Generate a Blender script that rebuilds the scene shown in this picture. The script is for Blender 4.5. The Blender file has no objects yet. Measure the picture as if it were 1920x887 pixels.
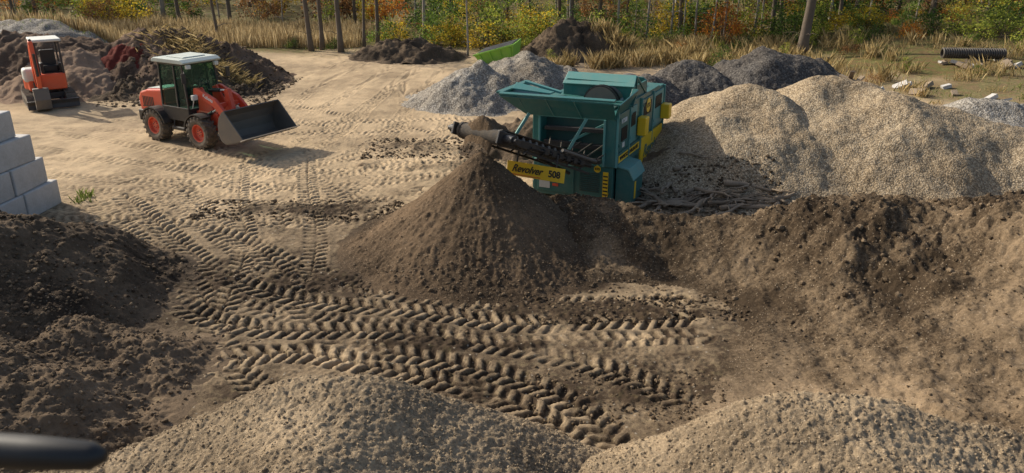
import bpy, math, random, bmesh
import numpy as np
from mathutils import Vector, Matrix
random.seed(7); rng=np.random.default_rng(7)
scene=bpy.context.scene
COL=scene.collection
# ------------------------------------------------------------------ noise
PERM=np.random.default_rng(3).permutation(256)
PERM=np.concatenate([PERM,PERM])
RT=[np.random.default_rng(40+i).random(256) for i in range(5)]
GA=np.random.default_rng(11).random(256)*2*np.pi
GX,GY=np.cos(GA),np.sin(GA)
def hsh(xi,yi,s=0): return PERM[(PERM[(xi+s*17)&255]+yi+s*31)&255]
def perlin(x,y,s=0):
    xi=np.floor(x).astype(np.int64); yi=np.floor(y).astype(np.int64)
    xf=x-xi; yf=y-yi
    u=xf*xf*xf*(xf*(xf*6-15)+10); v=yf*yf*yf*(yf*(yf*6-15)+10)
    def g(dx,dy):
        h=hsh(xi+dx,yi+dy,s); return GX[h]*(xf-dx)+GY[h]*(yf-dy)
    a=g(0,0);b=g(1,0);c=g(0,1);d=g(1,1)
    return ((a+(b-a)*u)*(1-v)+(c+(d-c)*u)*v)*1.5
def fbm(x,y,f,o,s=0,g=.5):
    r=0;a=1
    for i in range(o):
        r=r+a*perlin(x*f+i*7.3,y*f-i*3.1,s+i); a*=g; f*=2.03
    return r
def pebble(x,y,size,s=0,dens=1.0):
    X=x/size;Y=y/size
    xi=np.floor(X).astype(np.int64); yi=np.floor(Y).astype(np.int64)
    best=np.zeros_like(X)
    for dx in(-1,0,1):
        for dy in(-1,0,1):
            h=hsh(xi+dx,yi+dy,s)
            cx=xi+dx+RT[0][h]; cy=yi+dy+RT[1][h]
            r=.35+.45*RT[2][h]
            d2=((X-cx)**2+(Y-cy)**2)/(r*r)
            b=np.sqrt(np.clip(1-d2,0,1))*r*(RT[3][h]<dens)
            best=np.maximum(best,b)
    return best
def sst(a,b,x):
    t=np.clip((x-a)/(b-a),0,1); return t*t*(3-2*t)
# ------------------------------------------------------------------ materials
def new_mat(name):
    m=bpy.data.materials.new(name); m.use_nodes=True
    nt=m.node_tree; b=nt.nodes['Principled BSDF']
    return m,nt,b
def N(nt,t,**k):
    n=nt.nodes.new(t)
    for a,v in k.items():
        if a.startswith('i_'): n.inputs[a[2:].replace('_',' ')].default_value=v
        else: setattr(n,a,v)
    return n
def L(nt,a,b): nt.links.new(a,b)
def mixc(nt,fac,a,b,bt='MIX'):
    n=nt.nodes.new('ShaderNodeMix'); n.data_type='RGBA'; n.blend_type=bt
    for sock,val in((n.inputs[0],fac),(n.inputs[6],a),(n.inputs[7],b)):
        if hasattr(val,'is_output'): nt.links.new(val,sock)
        elif isinstance(val,(int,float)): sock.default_value=val
        else: sock.default_value=(*val,1)
    return n.outputs[2]
def mth(nt,op,a,b=0.,c=None,clamp=False):
    n=nt.nodes.new('ShaderNodeMath'); n.operation=op; n.use_clamp=clamp
    for i,val in enumerate((a,b,c)):
        if val is None: continue
        if hasattr(val,'is_output'): nt.links.new(val,n.inputs[i])
        else: n.inputs[i].default_value=val
    return n.outputs[0]
def ramp(nt,fac,stops,interp='LINEAR'):
    n=nt.nodes.new('ShaderNodeValToRGB'); n.color_ramp.interpolation=interp
    el=n.color_ramp.elements
    while len(el)>1: el.remove(el[-1])
    el[0].position=stops[0][0]; el[0].color=(*stops[0][1],1)
    for p,c in stops[1:]:
        e=el.new(p); e.color=(*c,1)
    nt.links.new(fac,n.inputs[0]); return n.outputs[0]
def dirt_mat(name,dark,light,fine=14.,stone=.25,stonec=(.34,.29,.22),stonescale=22.,bump=.6,veg=False,bdist=.02,fgain=.9):
    m,nt,b=new_mat(name)
    tc=N(nt,'ShaderNodeTexCoord'); co=tc.outputs['Object']
    at=N(nt,'ShaderNodeAttribute',attribute_name='tone')
    n1=N(nt,'ShaderNodeTexNoise',i_Scale=fine,i_Detail=8.,i_Roughness=.7); L(nt,co,n1.inputs['Vector'])
    n2=N(nt,'ShaderNodeTexNoise',i_Scale=1.3,i_Detail=5.,i_Roughness=.6); L(nt,co,n2.inputs['Vector'])
    n3=N(nt,'ShaderNodeTexNoise',i_Scale=70.,i_Detail=4.,i_Roughness=.7); L(nt,co,n3.inputs['Vector'])
    f=mth(nt,'MULTIPLY_ADD',mth(nt,'SUBTRACT',n1.outputs['Fac'],.5),fgain,at.outputs['Fac'])
    f=mth(nt,'MULTIPLY_ADD',mth(nt,'SUBTRACT',n2.outputs['Fac'],.5),.6,f)
    f=mth(nt,'MULTIPLY_ADD',mth(nt,'SUBTRACT',n3.outputs['Fac'],.5),.8,f,clamp=True)
    col=mixc(nt,f,dark,light)
    vo=N(nt,'ShaderNodeTexVoronoi',i_Scale=stonescale); L(nt,co,vo.inputs['Vector'])
    sx=N(nt,'ShaderNodeSeparateColor'); L(nt,vo.outputs['Color'],sx.inputs[0])
    sm=mth(nt,'GREATER_THAN',sx.outputs[0],1-stone)
    near=mth(nt,'LESS_THAN',vo.outputs['Distance'],.36)
    sm=mth(nt,'MULTIPLY',sm,near)
    sc=mixc(nt,sx.outputs[1],tuple(c*.55 for c in stonec),tuple(min(1,c*1.35) for c in stonec))
    col=mixc(nt,mth(nt,'MULTIPLY',sm,.75),col,sc)
    if veg:
        av=N(nt,'ShaderNodeAttribute',attribute_name='veg')
        nv=N(nt,'ShaderNodeTexNoise',i_Scale=2.2,i_Detail=8.,i_Roughness=.75); L(nt,co,nv.inputs['Vector'])
        vc=ramp(nt,nv.outputs['Fac'],[(.3,(.05,.042,.02)),(.45,(.16,.105,.045)),(.55,(.09,.10,.028)),(.7,(.30,.21,.09))])
        fv=mth(nt,'MULTIPLY_ADD',mth(nt,'SUBTRACT',n1.outputs['Fac'],.5),1.2,av.outputs['Fac'],clamp=True)
        col=mixc(nt,fv,col,vc)
    L(nt,col,b.inputs['Base Color'])
    b.inputs['Roughness'].default_value=.95; b.inputs['Specular IOR Level'].default_value=.15
    hh=mth(nt,'MULTIPLY_ADD',n1.outputs['Fac'],1.,mth(nt,'MULTIPLY',n3.outputs['Fac'],.6))
    hh=mth(nt,'MULTIPLY_ADD',sm,.25,hh)
    bp=N(nt,'ShaderNodeBump',i_Strength=bump,i_Distance=bdist); L(nt,hh,bp.inputs['Height'])
    L(nt,bp.outputs[0],b.inputs['Normal'])
    return m
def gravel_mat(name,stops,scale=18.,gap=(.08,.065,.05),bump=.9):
    m,nt,b=new_mat(name)
    tc=N(nt,'ShaderNodeTexCoord'); co=tc.outputs['Object']
    vo=N(nt,'ShaderNodeTexVoronoi',i_Scale=scale); L(nt,co,vo.inputs['Vector'])
    vo2=N(nt,'ShaderNodeTexVoronoi',i_Scale=scale*2.3); L(nt,co,vo2.inputs['Vector'])
    s=N(nt,'ShaderNodeSeparateColor'); L(nt,vo.outputs['Color'],s.inputs[0])
    s2=N(nt,'ShaderNodeSeparateColor'); L(nt,vo2.outputs['Color'],s2.inputs[0])
    n2=N(nt,'ShaderNodeTexNoise',i_Scale=.9,i_Detail=6.); L(nt,co,n2.inputs['Vector'])
    c=ramp(nt,mth(nt,'MULTIPLY_ADD',s2.outputs[0],.4,mth(nt,'MULTIPLY',s.outputs[0],.6)),stops)
    c=mixc(nt,ramp(nt,vo.outputs['Distance'],[(.38,(0,0,0)),(.75,(.7,.7,.7))]),c,gap)  # shade between stones put into the colour, along with damp dirt in the gaps
    at=N(nt,'ShaderNodeAttribute',attribute_name='tone')
    k=mth(nt,'MULTIPLY_ADD',n2.outputs['Fac'],.5,at.outputs['Fac'])
    c=mixc(nt,1.,c,mixc(nt,mth(nt,'MULTIPLY',k,.8,clamp=True),(.55,.49,.42),(1,1,1)),'MULTIPLY')
    L(nt,c,b.inputs['Base Color']); b.inputs['Roughness'].default_value=.9
    b.inputs['Specular IOR Level'].default_value=.2
    h=mth(nt,'MULTIPLY_ADD',vo2.outputs['Distance'],.35,vo.outputs['Distance'])
    bp=N(nt,'ShaderNodeBump',invert=True,i_Strength=bump,i_Distance=.022); L(nt,h,bp.inputs['Height'])
    L(nt,bp.outputs[0],b.inputs['Normal'])
    return m
def paint_mat(name,c,rough=.4,metal=0.,dust=.35,dustc=(.3,.24,.17),scale=3.):
    m,nt,b=new_mat(name)
    tc=N(nt,'ShaderNodeTexCoord'); co=tc.outputs['Object']
    n=N(nt,'ShaderNodeTexNoise',i_Scale=scale,i_Detail=9.,i_Roughness=.7); L(nt,co,n.inputs['Vector'])
    n2=N(nt,'ShaderNodeTexNoise',i_Scale=scale*9,i_Detail=4.); L(nt,co,n2.inputs['Vector'])
    sp=N(nt,'ShaderNodeSeparateXYZ'); L(nt,co,sp.inputs[0])
    low=mth(nt,'MULTIPLY_ADD',sp.outputs[2],-.35,.55,clamp=True)
    f=mth(nt,'MULTIPLY',mth(nt,'MULTIPLY_ADD',n.outputs['Fac'],2.2,-.75,clamp=True),dust)
    f=mth(nt,'MULTIPLY',mth(nt,'ADD',f,mth(nt,'MULTIPLY',low,dust*.8)),mth(nt,'MULTIPLY_ADD',n2.outputs['Fac'],1.2,.3),clamp=True)
    col=mixc(nt,f,c,dustc); L(nt,col,b.inputs['Base Color'])
    L(nt,mth(nt,'MULTIPLY_ADD',f,.6,rough,clamp=True),b.inputs['Roughness'])
    b.inputs['Metallic'].default_value=metal
    return m
def leaf_mat(name,stops,tl=.45):
    m,nt,b=new_mat(name)
    at=N(nt,'ShaderNodeAttribute',attribute_name='rnd')
    oi=N(nt,'ShaderNodeObjectInfo')
    f=mth(nt,'MULTIPLY_ADD',mth(nt,'SUBTRACT',oi.outputs['Random'],.5),.5,at.outputs['Fac'],clamp=True)
    c=ramp(nt,f,stops)
    L(nt,c,b.inputs['Base Color']); b.inputs['Roughness'].default_value=.6; b.inputs['Specular IOR Level'].default_value=.25
    tr=N(nt,'ShaderNodeBsdfTranslucent'); L(nt,c,tr.inputs[0])
    mx=N(nt,'ShaderNodeMixShader',i_Fac=tl)
    out=[n for n in nt.nodes if n.type=='OUTPUT_MATERIAL'][0]
    L(nt,b.outputs[0],mx.inputs[1]); L(nt,tr.outputs[0],mx.inputs[2]); L(nt,mx.outputs[0],out.inputs[0])
    return m
M_ground=dirt_mat('packed_dirt',(.055,.037,.023),(.53,.395,.245),fine=9.,stone=.04,stonescale=20.,bump=.7,veg=True,bdist=.02,fgain=1.0)
M_dark=dirt_mat('dark_topsoil',(.030,.021,.014),(.20,.142,.09),stone=.08,stonec=(.2,.16,.12),stonescale=26.,bump=.9)
M_cone=dirt_mat('screened_topsoil',(.040,.027,.016),(.21,.142,.085),fine=26,stone=.16,stonec=(.28,.21,.14),stonescale=34.,bump=1.,fgain=1.4)
M_crumb=dirt_mat('crumbly_soil',(.075,.054,.034),(.46,.35,.225),fine=26,stone=.22,stonec=(.42,.34,.24),stonescale=42.,bump=1.,bdist=.018,fgain=1.5)
M_bank=dirt_mat('bank_soil',(.050,.034,.020),(.40,.29,.18),fine=20,stone=.12,stonec=(.34,.27,.19),stonescale=34.,bump=1.,fgain=1.3)
M_mulch=dirt_mat('bark_mulch',(.06,.036,.024),(.32,.22,.15),stone=.2,stonec=(.24,.16,.1),stonescale=9.,bump=1.,bdist=.06)
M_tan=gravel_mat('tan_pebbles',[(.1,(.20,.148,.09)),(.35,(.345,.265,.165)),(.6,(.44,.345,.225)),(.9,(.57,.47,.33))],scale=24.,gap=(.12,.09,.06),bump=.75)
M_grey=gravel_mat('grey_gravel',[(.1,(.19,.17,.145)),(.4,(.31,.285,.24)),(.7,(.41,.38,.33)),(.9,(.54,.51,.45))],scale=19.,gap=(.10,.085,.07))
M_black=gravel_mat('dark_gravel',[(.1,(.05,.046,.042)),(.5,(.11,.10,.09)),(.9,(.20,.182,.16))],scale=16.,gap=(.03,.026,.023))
# ------------------------------------------------------------------ mesh helpers
def np_mesh(name,V,F,attrs=None,smooth=True):
    me=bpy.data.meshes.new(name)
    V=np.asarray(V,dtype=np.float32); F=np.asarray(F,dtype=np.int32); k=F.shape[1]
    me.vertices.add(len(V)); me.vertices.foreach_set('co',V.ravel())
    me.loops.add(F.size); me.loops.foreach_set('vertex_index',F.ravel())
    me.polygons.add(len(F)); me.polygons.foreach_set('loop_start',np.arange(0,F.size,k,dtype=np.int32))
    me.update(calc_edges=True); 
    me.polygons.foreach_set('use_smooth',np.full(len(F),smooth))
    for a,v in (attrs or {}).items():
        at=me.attributes.new(a,'FLOAT','POINT'); at.data.foreach_set('value',np.asarray(v,dtype=np.float32))
    me.validate(); return me
def grid_mesh(name,xs,ys,Z,attrs,keep=None,origin=(0,0,0)):
    nx,ny=len(xs),len(ys)
    X,Y=np.meshgrid(xs,ys)
    V=np.stack([X.ravel()-origin[0],Y.ravel()-origin[1],Z.ravel()-origin[2]],1)
    i=np.arange(nx*ny).reshape(ny,nx)
    F=np.stack([i[:-1,:-1].ravel(),i[:-1,1:].ravel(),i[1:,1:].ravel(),i[1:,:-1].ravel()],1)
    at={k:v.ravel() for k,v in attrs.items()}
    if keep is not None:
        kf=keep.ravel()[F].any(1); F=F[kf]
        used=np.unique(F); mp=np.zeros(nx*ny,dtype=np.int64); mp[used]=np.arange(len(used))
        F=mp[F]; V=V[used]; at={k:v[used] for k,v in at.items()}
    return np_mesh(name,V,F,at)
def tag(o,label=None,cat=None,group=None,kind=None):
    if label:o['label']=label
    if cat:o['category']=cat
    if group:o['group']=group
    if kind:o['kind']=kind
    return o
def mkobj(name,me,loc=(0,0,0),mats=(),parent=None,rotz=0,scale=None):
    o=bpy.data.objects.new(name,me); COL.objects.link(o)
    o.location=loc; o.rotation_euler=(0,0,rotz)
    if scale is not None:o.scale=scale
    if me is not None:
        for m in mats:
            if m.name not in [x.name for x in me.materials if x]: me.materials.append(m)
    if parent:o.parent=parent
    return o
# ------------------------------------------------------------------ ground
def G0(x,y):
    z=.05*fbm(x,y,.22,3,1)
    hill=.9*sst(13,22,x)*sst(26,40,y)+1.2*sst(46,85,y)+.8*sst(20,40,x)*sst(30,60,y)
    return z+hill
def densify(pts,step=.12):
    P=[np.array(p,float) for p in pts]; P=[2*P[0]-P[1]]+P+[2*P[-1]-P[-2]]
    out=[]
    for i in range(1,len(P)-2):
        n=max(2,int(np.linalg.norm(P[i+1]-P[i])/step))
        for t in np.linspace(0,1,n,endpoint=False):
            out.append(.5*((2*P[i])+(-P[i-1]+P[i+1])*t+(2*P[i-1]-5*P[i]+4*P[i+1]-P[i+2])*t*t+(-P[i-1]+3*P[i]-3*P[i+1]+P[i+2])*t**3))
    out.append(P[-2]); return np.array(out)
TRACKS=[]
def track(pts,w=.24,dep=.05,pair=None,pitch=.24,off=0,sl=.55):
    D=densify(pts)
    T=np.gradient(D,axis=0); T/=np.linalg.norm(T,axis=1)[:,None]+1e-9
    Nn=np.stack([-T[:,1],T[:,0]],1)
    if pair:
        TRACKS.append((D+Nn*pair/2,w,dep,pitch,sl)); TRACKS.append((D-Nn*pair/2,w,dep,pitch,sl))
    else: TRACKS.append((D+Nn*off,w,dep,pitch,sl))
for i,p in enumerate(([(-14,19.4),(-9,18.6),(-5,18.3),(-2.6,19.3)],[(-14,21.2),(-9,20.2),(-5,19.6),(-1.5,21.0)],
          [(-15,24),(-10,21.9),(-5,20.8),(-2,22),(0,24)],[(-12,31),(-7,27.2),(-4,25),(-2.4,23.4)],
          [(-5,40),(-6,31),(-7,25),(-9.5,20),(-11,17)],[(-4,40),(-4.6,30),(-5,24),(-7,19.5),(-8.5,17)],
          [(-16,17.5),(-11,17.8),(-7,19),(-4,22),(-3,26),(-4,34)],[(-15,26),(-9,25.5),(-4,26),(-1,26)],[(-8,40),(-9,34),(-9,28),(-8.6,24)],
          [(-13,18.4),(-8,17.6),(-5,17.0),(-3.6,17.6),(-3,19)],[(-12,22.5),(-8,20.9),(-5.5,18.8),(-4.4,16.5)])):
    track(p,.23,.034,pair=1.45,pitch=.20+.02*(i%3),sl=(.55,.35,-.5)[i%3])
T1=[(-9.6,18.2),(-7.2,15.4),(-5.44,13.4),(-3.8,12.4),(-1.2,11.8),(0,11.5),(1.3,11.55),(3.0,11.6)]
T2=[(-6.6,12.9),(-5.2,11.7),(-4.0,11.25),(-2.4,11.2),(-.9,10.95),(.5,10.5),(1.7,9.8),(2.8,8.6)]
T3=[(-5.6,9.8),(-4.3,10.3),(-3.2,10.45),(-2.1,10.1),(-.86,9.65),(.1,9.05),(.7,8.4),(1.0,7.4)]
track([(-8.2,18.6),(-6.2,15.9),(-4.3,14.0),(-2.9,13.1),(-1.8,12.45),(-.2,12.2),(1.0,12.3)],.26,.05,pitch=.22,sl=.3)
track(T1,.25,.035,pitch=.20,off=.75,sl=-.4); track(T1,.25,.035,pitch=.22,off=-.62,sl=.25)
track([(-10.5,15.2),(-8,15.0),(-6.6,13.9),(-5.4,12.3),(-4.4,10.5),(-3.4,9.2)],.25,.05,pitch=.22)
track([(-5.0,13.2),(-3.6,12.0),(-2.4,11.0),(-1.2,10.2),(-.1,9.2),(.4,8.2)],.26,.045,pitch=.22,sl=.4)
track([(-7.6,21),(-6.5,17.5),(-5.7,15.5),(-5.2,13.5),(-4.9,11.5),(-4.6,9.8)],.24,.05,pitch=.22)
track([(-6,22),(-5.1,18.5),(-4.6,17),(-4.1,15),(-3.7,12.8)],.25,.055,pitch=.21,sl=.25)
track([(-11,16.5),(-8,16.4),(-6,15.5),(-4.6,13.9),(-3.6,12.0),(-2.2,10.2),(-.9,8.9)],.26,.05,pitch=.22,sl=.5)
track(T1,.28,.062,pitch=.23); track(T2,.28,.060,pitch=.22,sl=.45); track(T3,.29,.075,pitch=.23,sl=.5)
track([(-2.4,10.55),(-1.2,10.35),(0,9.8),(.9,9.0),(1.4,8.0)],.27,.06,pitch=.22,sl=.45)
def spacing(segs):
    out=[segs[0][0]]
    for a,b,d0,d1 in segs:
        x=a
        while x<b-1e-6:
            t=(x-a)/(b-a); x+=d0+(d1-d0)*t; out.append(min(x,b))
    return np.unique(np.array(out))
xs=spacing([(-400,-40,60,4),(-40,-16,4,.12),(-16,-9,.1,.045),(-9,4,.028,.026),(4,16,.06,.25),(16,40,.25,4),(40,400,4,60)])
ys=spacing([(-60,4,15,.5),(4,7.5,.5,.04),(7.5,14,.024,.026),(14,26,.028,.08),(26,45,.08,.4),(45,90,.4,3),(90,700,4,80)])
X,Y=np.meshgrid(xs,ys)
Z=G0(X,Y)
yard=(1-sst(40,46,Y))*(1-sst(14,18,X)*sst(24,30,Y))
near=1-sst(20,34,Y)
Z+=yard*(.022*fbm(X,Y,1.3,3,5)+near*(.010*fbm(X,Y,5,3,9)))
churn=np.clip(.1+1.5*fbm(X,Y,.45,3,21),0,1)*near
cz=np.maximum.reduce([np.exp(-(((X+4.9)/2.3)**2+((Y-17.2)/.55)**2)),np.exp(-(((X+2.6)/1.5)**2+((Y-22.8)/.9)**2)),.95*np.exp(-(((X-1.3)/2.1)**2+((Y-11.9)/.5)**2)),.8*np.exp(-(((X+1.7)/2.6)**2+((Y-21.0)/.8)**2)),.75*np.exp(-(((X+4.2)/1.6)**2+((Y-13.2)/.5)**2)),.75*np.exp(-(((X+1.2)/2.2)**2+((Y-10.75)/.3)**2)),.7*np.exp(-(((X-1.2)/1.2)**2+((Y-9.2)/.5)**2))])
cz=sst(.35,.8,cz+.45*fbm(X,Y,1.1,4,63))
Z+=near*(.006+.012*churn)*fbm(X,Y,14,3,14,.6)+near*.018*churn*pebble(X,Y,.10,3,.3)
Z+=cz*(.04*pebble(X,Y,.14,13,.5)+.03*np.abs(fbm(X,Y,12,3,14,.65))+.02)
tone=.24+.50*sst(13.5,20.0,Y)+.26*fbm(X,Y,.35,4,31)+.14*fbm(X,Y,2.2,3,37)
tone-=.22*np.exp(-(((X+6.2)/2.3)**2+((Y-10.5)/3.5)**2))
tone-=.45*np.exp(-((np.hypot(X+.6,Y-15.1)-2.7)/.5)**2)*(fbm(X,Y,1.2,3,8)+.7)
tone-=.45*cz
tone-=.5*np.exp(-(((X+13)/3.6)**2+((Y-31.5)/2.6)**2))
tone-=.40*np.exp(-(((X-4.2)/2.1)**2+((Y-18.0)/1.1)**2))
tk=np.zeros_like(Z); tkm=np.zeros_like(Z)
for D,w,dep,pitch,slp in TRACKS:
    m=w*1.7
    x0,x1=D[:,0].min()-m,D[:,0].max()+m; y0,y1=D[:,1].min()-m,D[:,1].max()+m
    ix0,ix1=np.searchsorted(xs,[x0,x1]); iy0,iy1=np.searchsorted(ys,[y0,y1])
    sub=(slice(iy0,iy1),slice(ix0,ix1)); sx,sy=X[sub],Y[sub]
    bd=np.full(sx.shape,9.); bs=np.zeros(sx.shape); sg=np.zeros(sx.shape)
    acc=0
    for a,b in zip(D[:-1],D[1:]):
        l=np.linalg.norm(b-a)
        if l<1e-6: continue
        jx0,jx1=np.searchsorted(xs[ix0:ix1],[min(a[0],b[0])-m,max(a[0],b[0])+m])
        jy0,jy1=np.searchsorted(ys[iy0:iy1],[min(a[1],b[1])-m,max(a[1],b[1])+m])
        q=(slice(jy0,jy1),slice(jx0,jx1))
        px,py=sx[q]-a[0],sy[q]-a[1]; tx,ty=(b-a)/l
        s=np.clip(px*tx+py*ty,0,l); dx,dy=px-s*tx,py-s*ty
        d=np.hypot(dx,dy); sd=np.where(tx*py-ty*px>0,1.,-1.)
        better=d<bd[q]
        bd[q]=np.where(better,d,bd[q]); bs[q]=np.where(better,acc+s,bs[q]); sg[q]=np.where(better,sd,sg[q])
        acc+=l
    r=bd/w+.04*fbm(sx,sy,5,2,19)
    inside=1-sst(.92,1.05,r)
    ph=(bs+bd*slp)/pitch+np.where(sg>0,0,.5)+.07*fbm(sx,sy,2.5,3,17)
    tri=np.abs((ph%1)-.5)*2
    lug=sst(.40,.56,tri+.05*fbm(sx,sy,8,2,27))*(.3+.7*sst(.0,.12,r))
    fade=np.clip(1.0+1.0*fbm(sx,sy,.8,4,77+int(pitch*100)),.22,1.15)
    h=inside*(-.70*dep+.95*dep*lug)*fade+.35*dep*np.exp(-((r-1.2)/.16)**2)*fade
    h*=np.where(bd<w*1.65,1,0)
    keepm=np.where(bd<w*1.1,1,0)
    tk[sub]=np.where(keepm==1,tk[sub]*(1-.85*np.clip(fade,0,1))+h,tk[sub]+h*.6)
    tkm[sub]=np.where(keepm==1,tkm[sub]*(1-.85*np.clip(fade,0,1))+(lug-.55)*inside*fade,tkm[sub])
Z+=tk*(1-sst(30,40,Y))*(1-.45*cz)
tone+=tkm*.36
veg=np.clip(sst(42,46.5,Y+.8*fbm(X,Y,.3,3,55)*2)+sst(14.5,18,X+fbm(X,Y,.3,2,56)*2)*sst(25,31,Y)*.8+sst(7,10,X)*sst(33,37,Y)*.7,0,1)
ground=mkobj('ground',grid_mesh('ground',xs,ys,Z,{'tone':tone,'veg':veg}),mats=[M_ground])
tag(ground,'packed tan dirt yard pressed with tyre tracks','ground',kind='structure')
# ------------------------------------------------------------------ piles
def cap_h(x,y,segs,slope,rnd=.35,k=9.,fil=7.,yb=1.):
    acc=0
    for s in segs:
        if len(s)==3: x0,y0,h0=s; x1,y1,h1=x0+1e-3,y0,h0
        else: x0,y0,h0,x1,y1,h1=s
        ux,uy=x1-x0,y1-y0; l2=ux*ux+uy*uy
        t=np.clip(((x-x0)*ux+(y-y0)*uy)/l2,0,1)
        dy=y-y0-uy*t; dy=np.where(dy>0,dy*yb,dy)
        d=np.hypot(x-x0-ux*t,dy)
        h=h0+(h1-h0)*t-slope*(np.sqrt(d*d+rnd*rnd)-rnd)
        acc=acc+np.exp(np.clip(k*h,-40,40))
    h=np.log(acc)/k
    return np.where(h>-1.0,np.log1p(np.exp(np.clip(fil*h,-30,30)))/fil,0)-.05
PILEF={}
def pile(name,key,segs,slope,mat,label,cat,res=.06,rnd=.35,warp=.35,rough=.05,clod=(.12,.05,.5),clod2=(.05,.02,.6),tone0=.5,tonev=.3,extra=None,group=None,tonef=None,pad=.6,fil=7.,k=9.,yb=1.,grit=0.):
    def H(x,y):
        wx=x+warp*fbm(x,y,.55,2,len(key)+3); wy=y+warp*fbm(x,y,.55,2,len(key)+13)
        h=cap_h(wx,wy,segs,slope,rnd,k,fil,yb)
        m=sst(-.03,.12,h)
        h=h+m*(rough*2*fbm(x,y,1.1,3,len(key)+5)+rough*fbm(x,y,4,3,19))
        if clod: h=h+m*clod[1]*pebble(x,y,clod[0],len(key),clod[2])
        if clod2: h=h+m*clod2[1]*pebble(x,y,clod2[0],len(key)+2,clod2[2])
        if grit: h=h+m*grit*fbm(x,y,9,4,len(key)+23,.7)
        if extra is not None: h=h+m*extra(x,y,h)
        return h
    e=lambda s,i:s[i] if len(s)>3 else s[i-3]
    X0=min(min(s[0],e(s,3))-max(s[2],e(s,5))/slope for s in segs)-pad
    X1=max(max(s[0],e(s,3))+max(s[2],e(s,5))/slope for s in segs)+pad
    Y0=min(min(s[1],e(s,4))-max(s[2],e(s,5))/slope for s in segs)-pad
    Y1=max(max(s[1],e(s,4))+max(s[2],e(s,5))/slope for s in segs)+pad
    gx=np.arange(X0,X1,res); gy=np.arange(Y0,Y1,res)
    GXX,GYY=np.meshgrid(gx,gy); h=H(GXX,GYY); z=h+G0(GXX,GYY)
    t=tone0+tonev*fbm(GXX,GYY,.7,4,len(key)+40)
    if tonef is not None: t=t+tonef(GXX,GYY,h)
    org=((X0+X1)/2,(Y0+Y1)/2,0)
    me=grid_mesh(name,gx,gy,z,{'tone':t},keep=h>-.045,origin=org)
    o=mkobj(name,me,loc=org,mats=[mat]); tag(o,label,cat,group)
    PILEF[key]=H
    return o
def rills(cx,cy,amp=.03):
    def f(x,y,h):
        th=np.arctan2(y-cy,x-cx); r=np.hypot(x-cx,y-cy)
        return amp*perlin(th*9,r*.5,4)*np.clip(r,0,1)+amp*.6*perlin(th*26,r*.9,6)*np.clip(r/1.5,0,1)-.10*np.sin(np.clip(r/2.7,0,1)*np.pi)
    return f
pile('soil_pile','cone',[(-.62,15.12,2.0)],.74,M_cone,'tall brown cone of screened topsoil under the conveyor','soil pile',res=.028,rnd=.06,warp=.05,rough=.012,clod=(.08,.03,.3),clod2=(.04,.020,.6),tone0=.45,extra=rills(-.62,15.12,.022),tonef=lambda x,y,h:-.25*sst(.5,0,h)+0*h,fil=6.,grit=.018)
pile('soil_pile','darkleft',[(-8.4,12.6,1.5,-8.9,10.9,1.7),(-8.9,10.9,1.7,-10.8,9.5,1.85),(-9.0,12.7,1.5,-10.4,13.6,1.3),(-7.4,11.3,.5,-7.7,12.4,.65)],.72,M_dark,'dark damp topsoil pile against concrete blocks','soil pile',res=.036,warp=.3,rough=.045,clod=(.12,.04,.2),clod2=(.06,.026,.5),tone0=.36,grit=.026)
pile('soil_pile','leftb',[(-7.5,8.7,1.1,-6.4,8.5,.78),(-6.5,10.15,.68,-5.7,10.0,.46),(-8.6,8.6,1.3,-7.5,8.7,1.1),(-7.0,7.6,.8,-6.2,7.4,.5)],.6,M_dark,'lumpy heap of dark soil with sunlit crumbly tops','soil pile',res=.028,warp=.25,rough=.045,clod=(.10,.035,.25),clod2=(.045,.022,.5),tone0=.66,grit=.024)
fg=dict(res=.018,warp=.12,rough=.014,clod=(.05,.022,.45),clod2=(.028,.018,.7),rnd=.35,k=14.,fil=12.,grit=.016,yb=3.)
pile('soil_pile','fore1',[(-2.15,7.45,1.42,-1.75,7.45,1.42),(-2.1,7.4,1.38,-4.9,6.95,.62),(-1.9,7.3,1.36,-2.3,4.4,1.4)],.46,M_crumb,'broad heap of crumbly grey-brown soil and fine stones','soil pile',tone0=.50,**fg)
pile('soil_pile','fore2',[(3.2,7.05,1.47,3.7,7.0,1.45),(3.7,7.0,1.42,5.8,6.5,1.18),(3.5,6.8,1.36,3.8,4.2,1.4),(5.8,6.5,1.18,8,5.7,1.15)],.46,M_crumb,'heap of crumbly tan soil mixed with small stones','soil pile',tone0=.56,**fg)
CP=np.array([(1.0,16.3,.68),(2.2,15.4,.80),(3.6,14.5,.72),(4.7,13.9,1.02),(5.7,13.1,1.50),(6.9,12.8,1.62),(7.3,12.4,1.48),(7.6,12.1,1.74),(8.2,11.5,1.9),
 (0.9,12.7,-.05),(1.5,13.1,.0),(2.3,13.1,0),(3.2,13.0,.04),(3.8,12.2,.04),(3.7,11.3,0),(3.3,10.2,0),(2.6,9.2,0),(2.0,8.3,0),
 (5.0,12.2,.62),(4.3,12.8,.38),(5.8,11,.60),(7.1,9.8,1.0),(5.6,9.6,.42),(4.4,10.2,.16),(5.9,8,.5),(6.8,11.6,1.15),(2.3,14.2,.45),(3.4,13.8,.34),(4.3,13.3,.65),(1.4,15.0,.68),
 (1.4,17.3,-.12),(2.6,16.6,-.12),(4.0,16.0,-.12),(5.2,15.9,-.15),(7,15.6,-.2),(9.5,15.2,-.15),(12,15,-.3),(10,13,1.5),(13,11,1.6),
 (0,12,-.3),(0,10,-.3),(1.6,11,-.2),(0,7.5,-.3),(-1,17.2,-.3),(-.6,15,-.1),(12,9,1.8),(11,6,1.6),(8.5,7,1.1),(4,7,.1),(1,6.5,-.3),(4.0,9,.12)])
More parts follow.
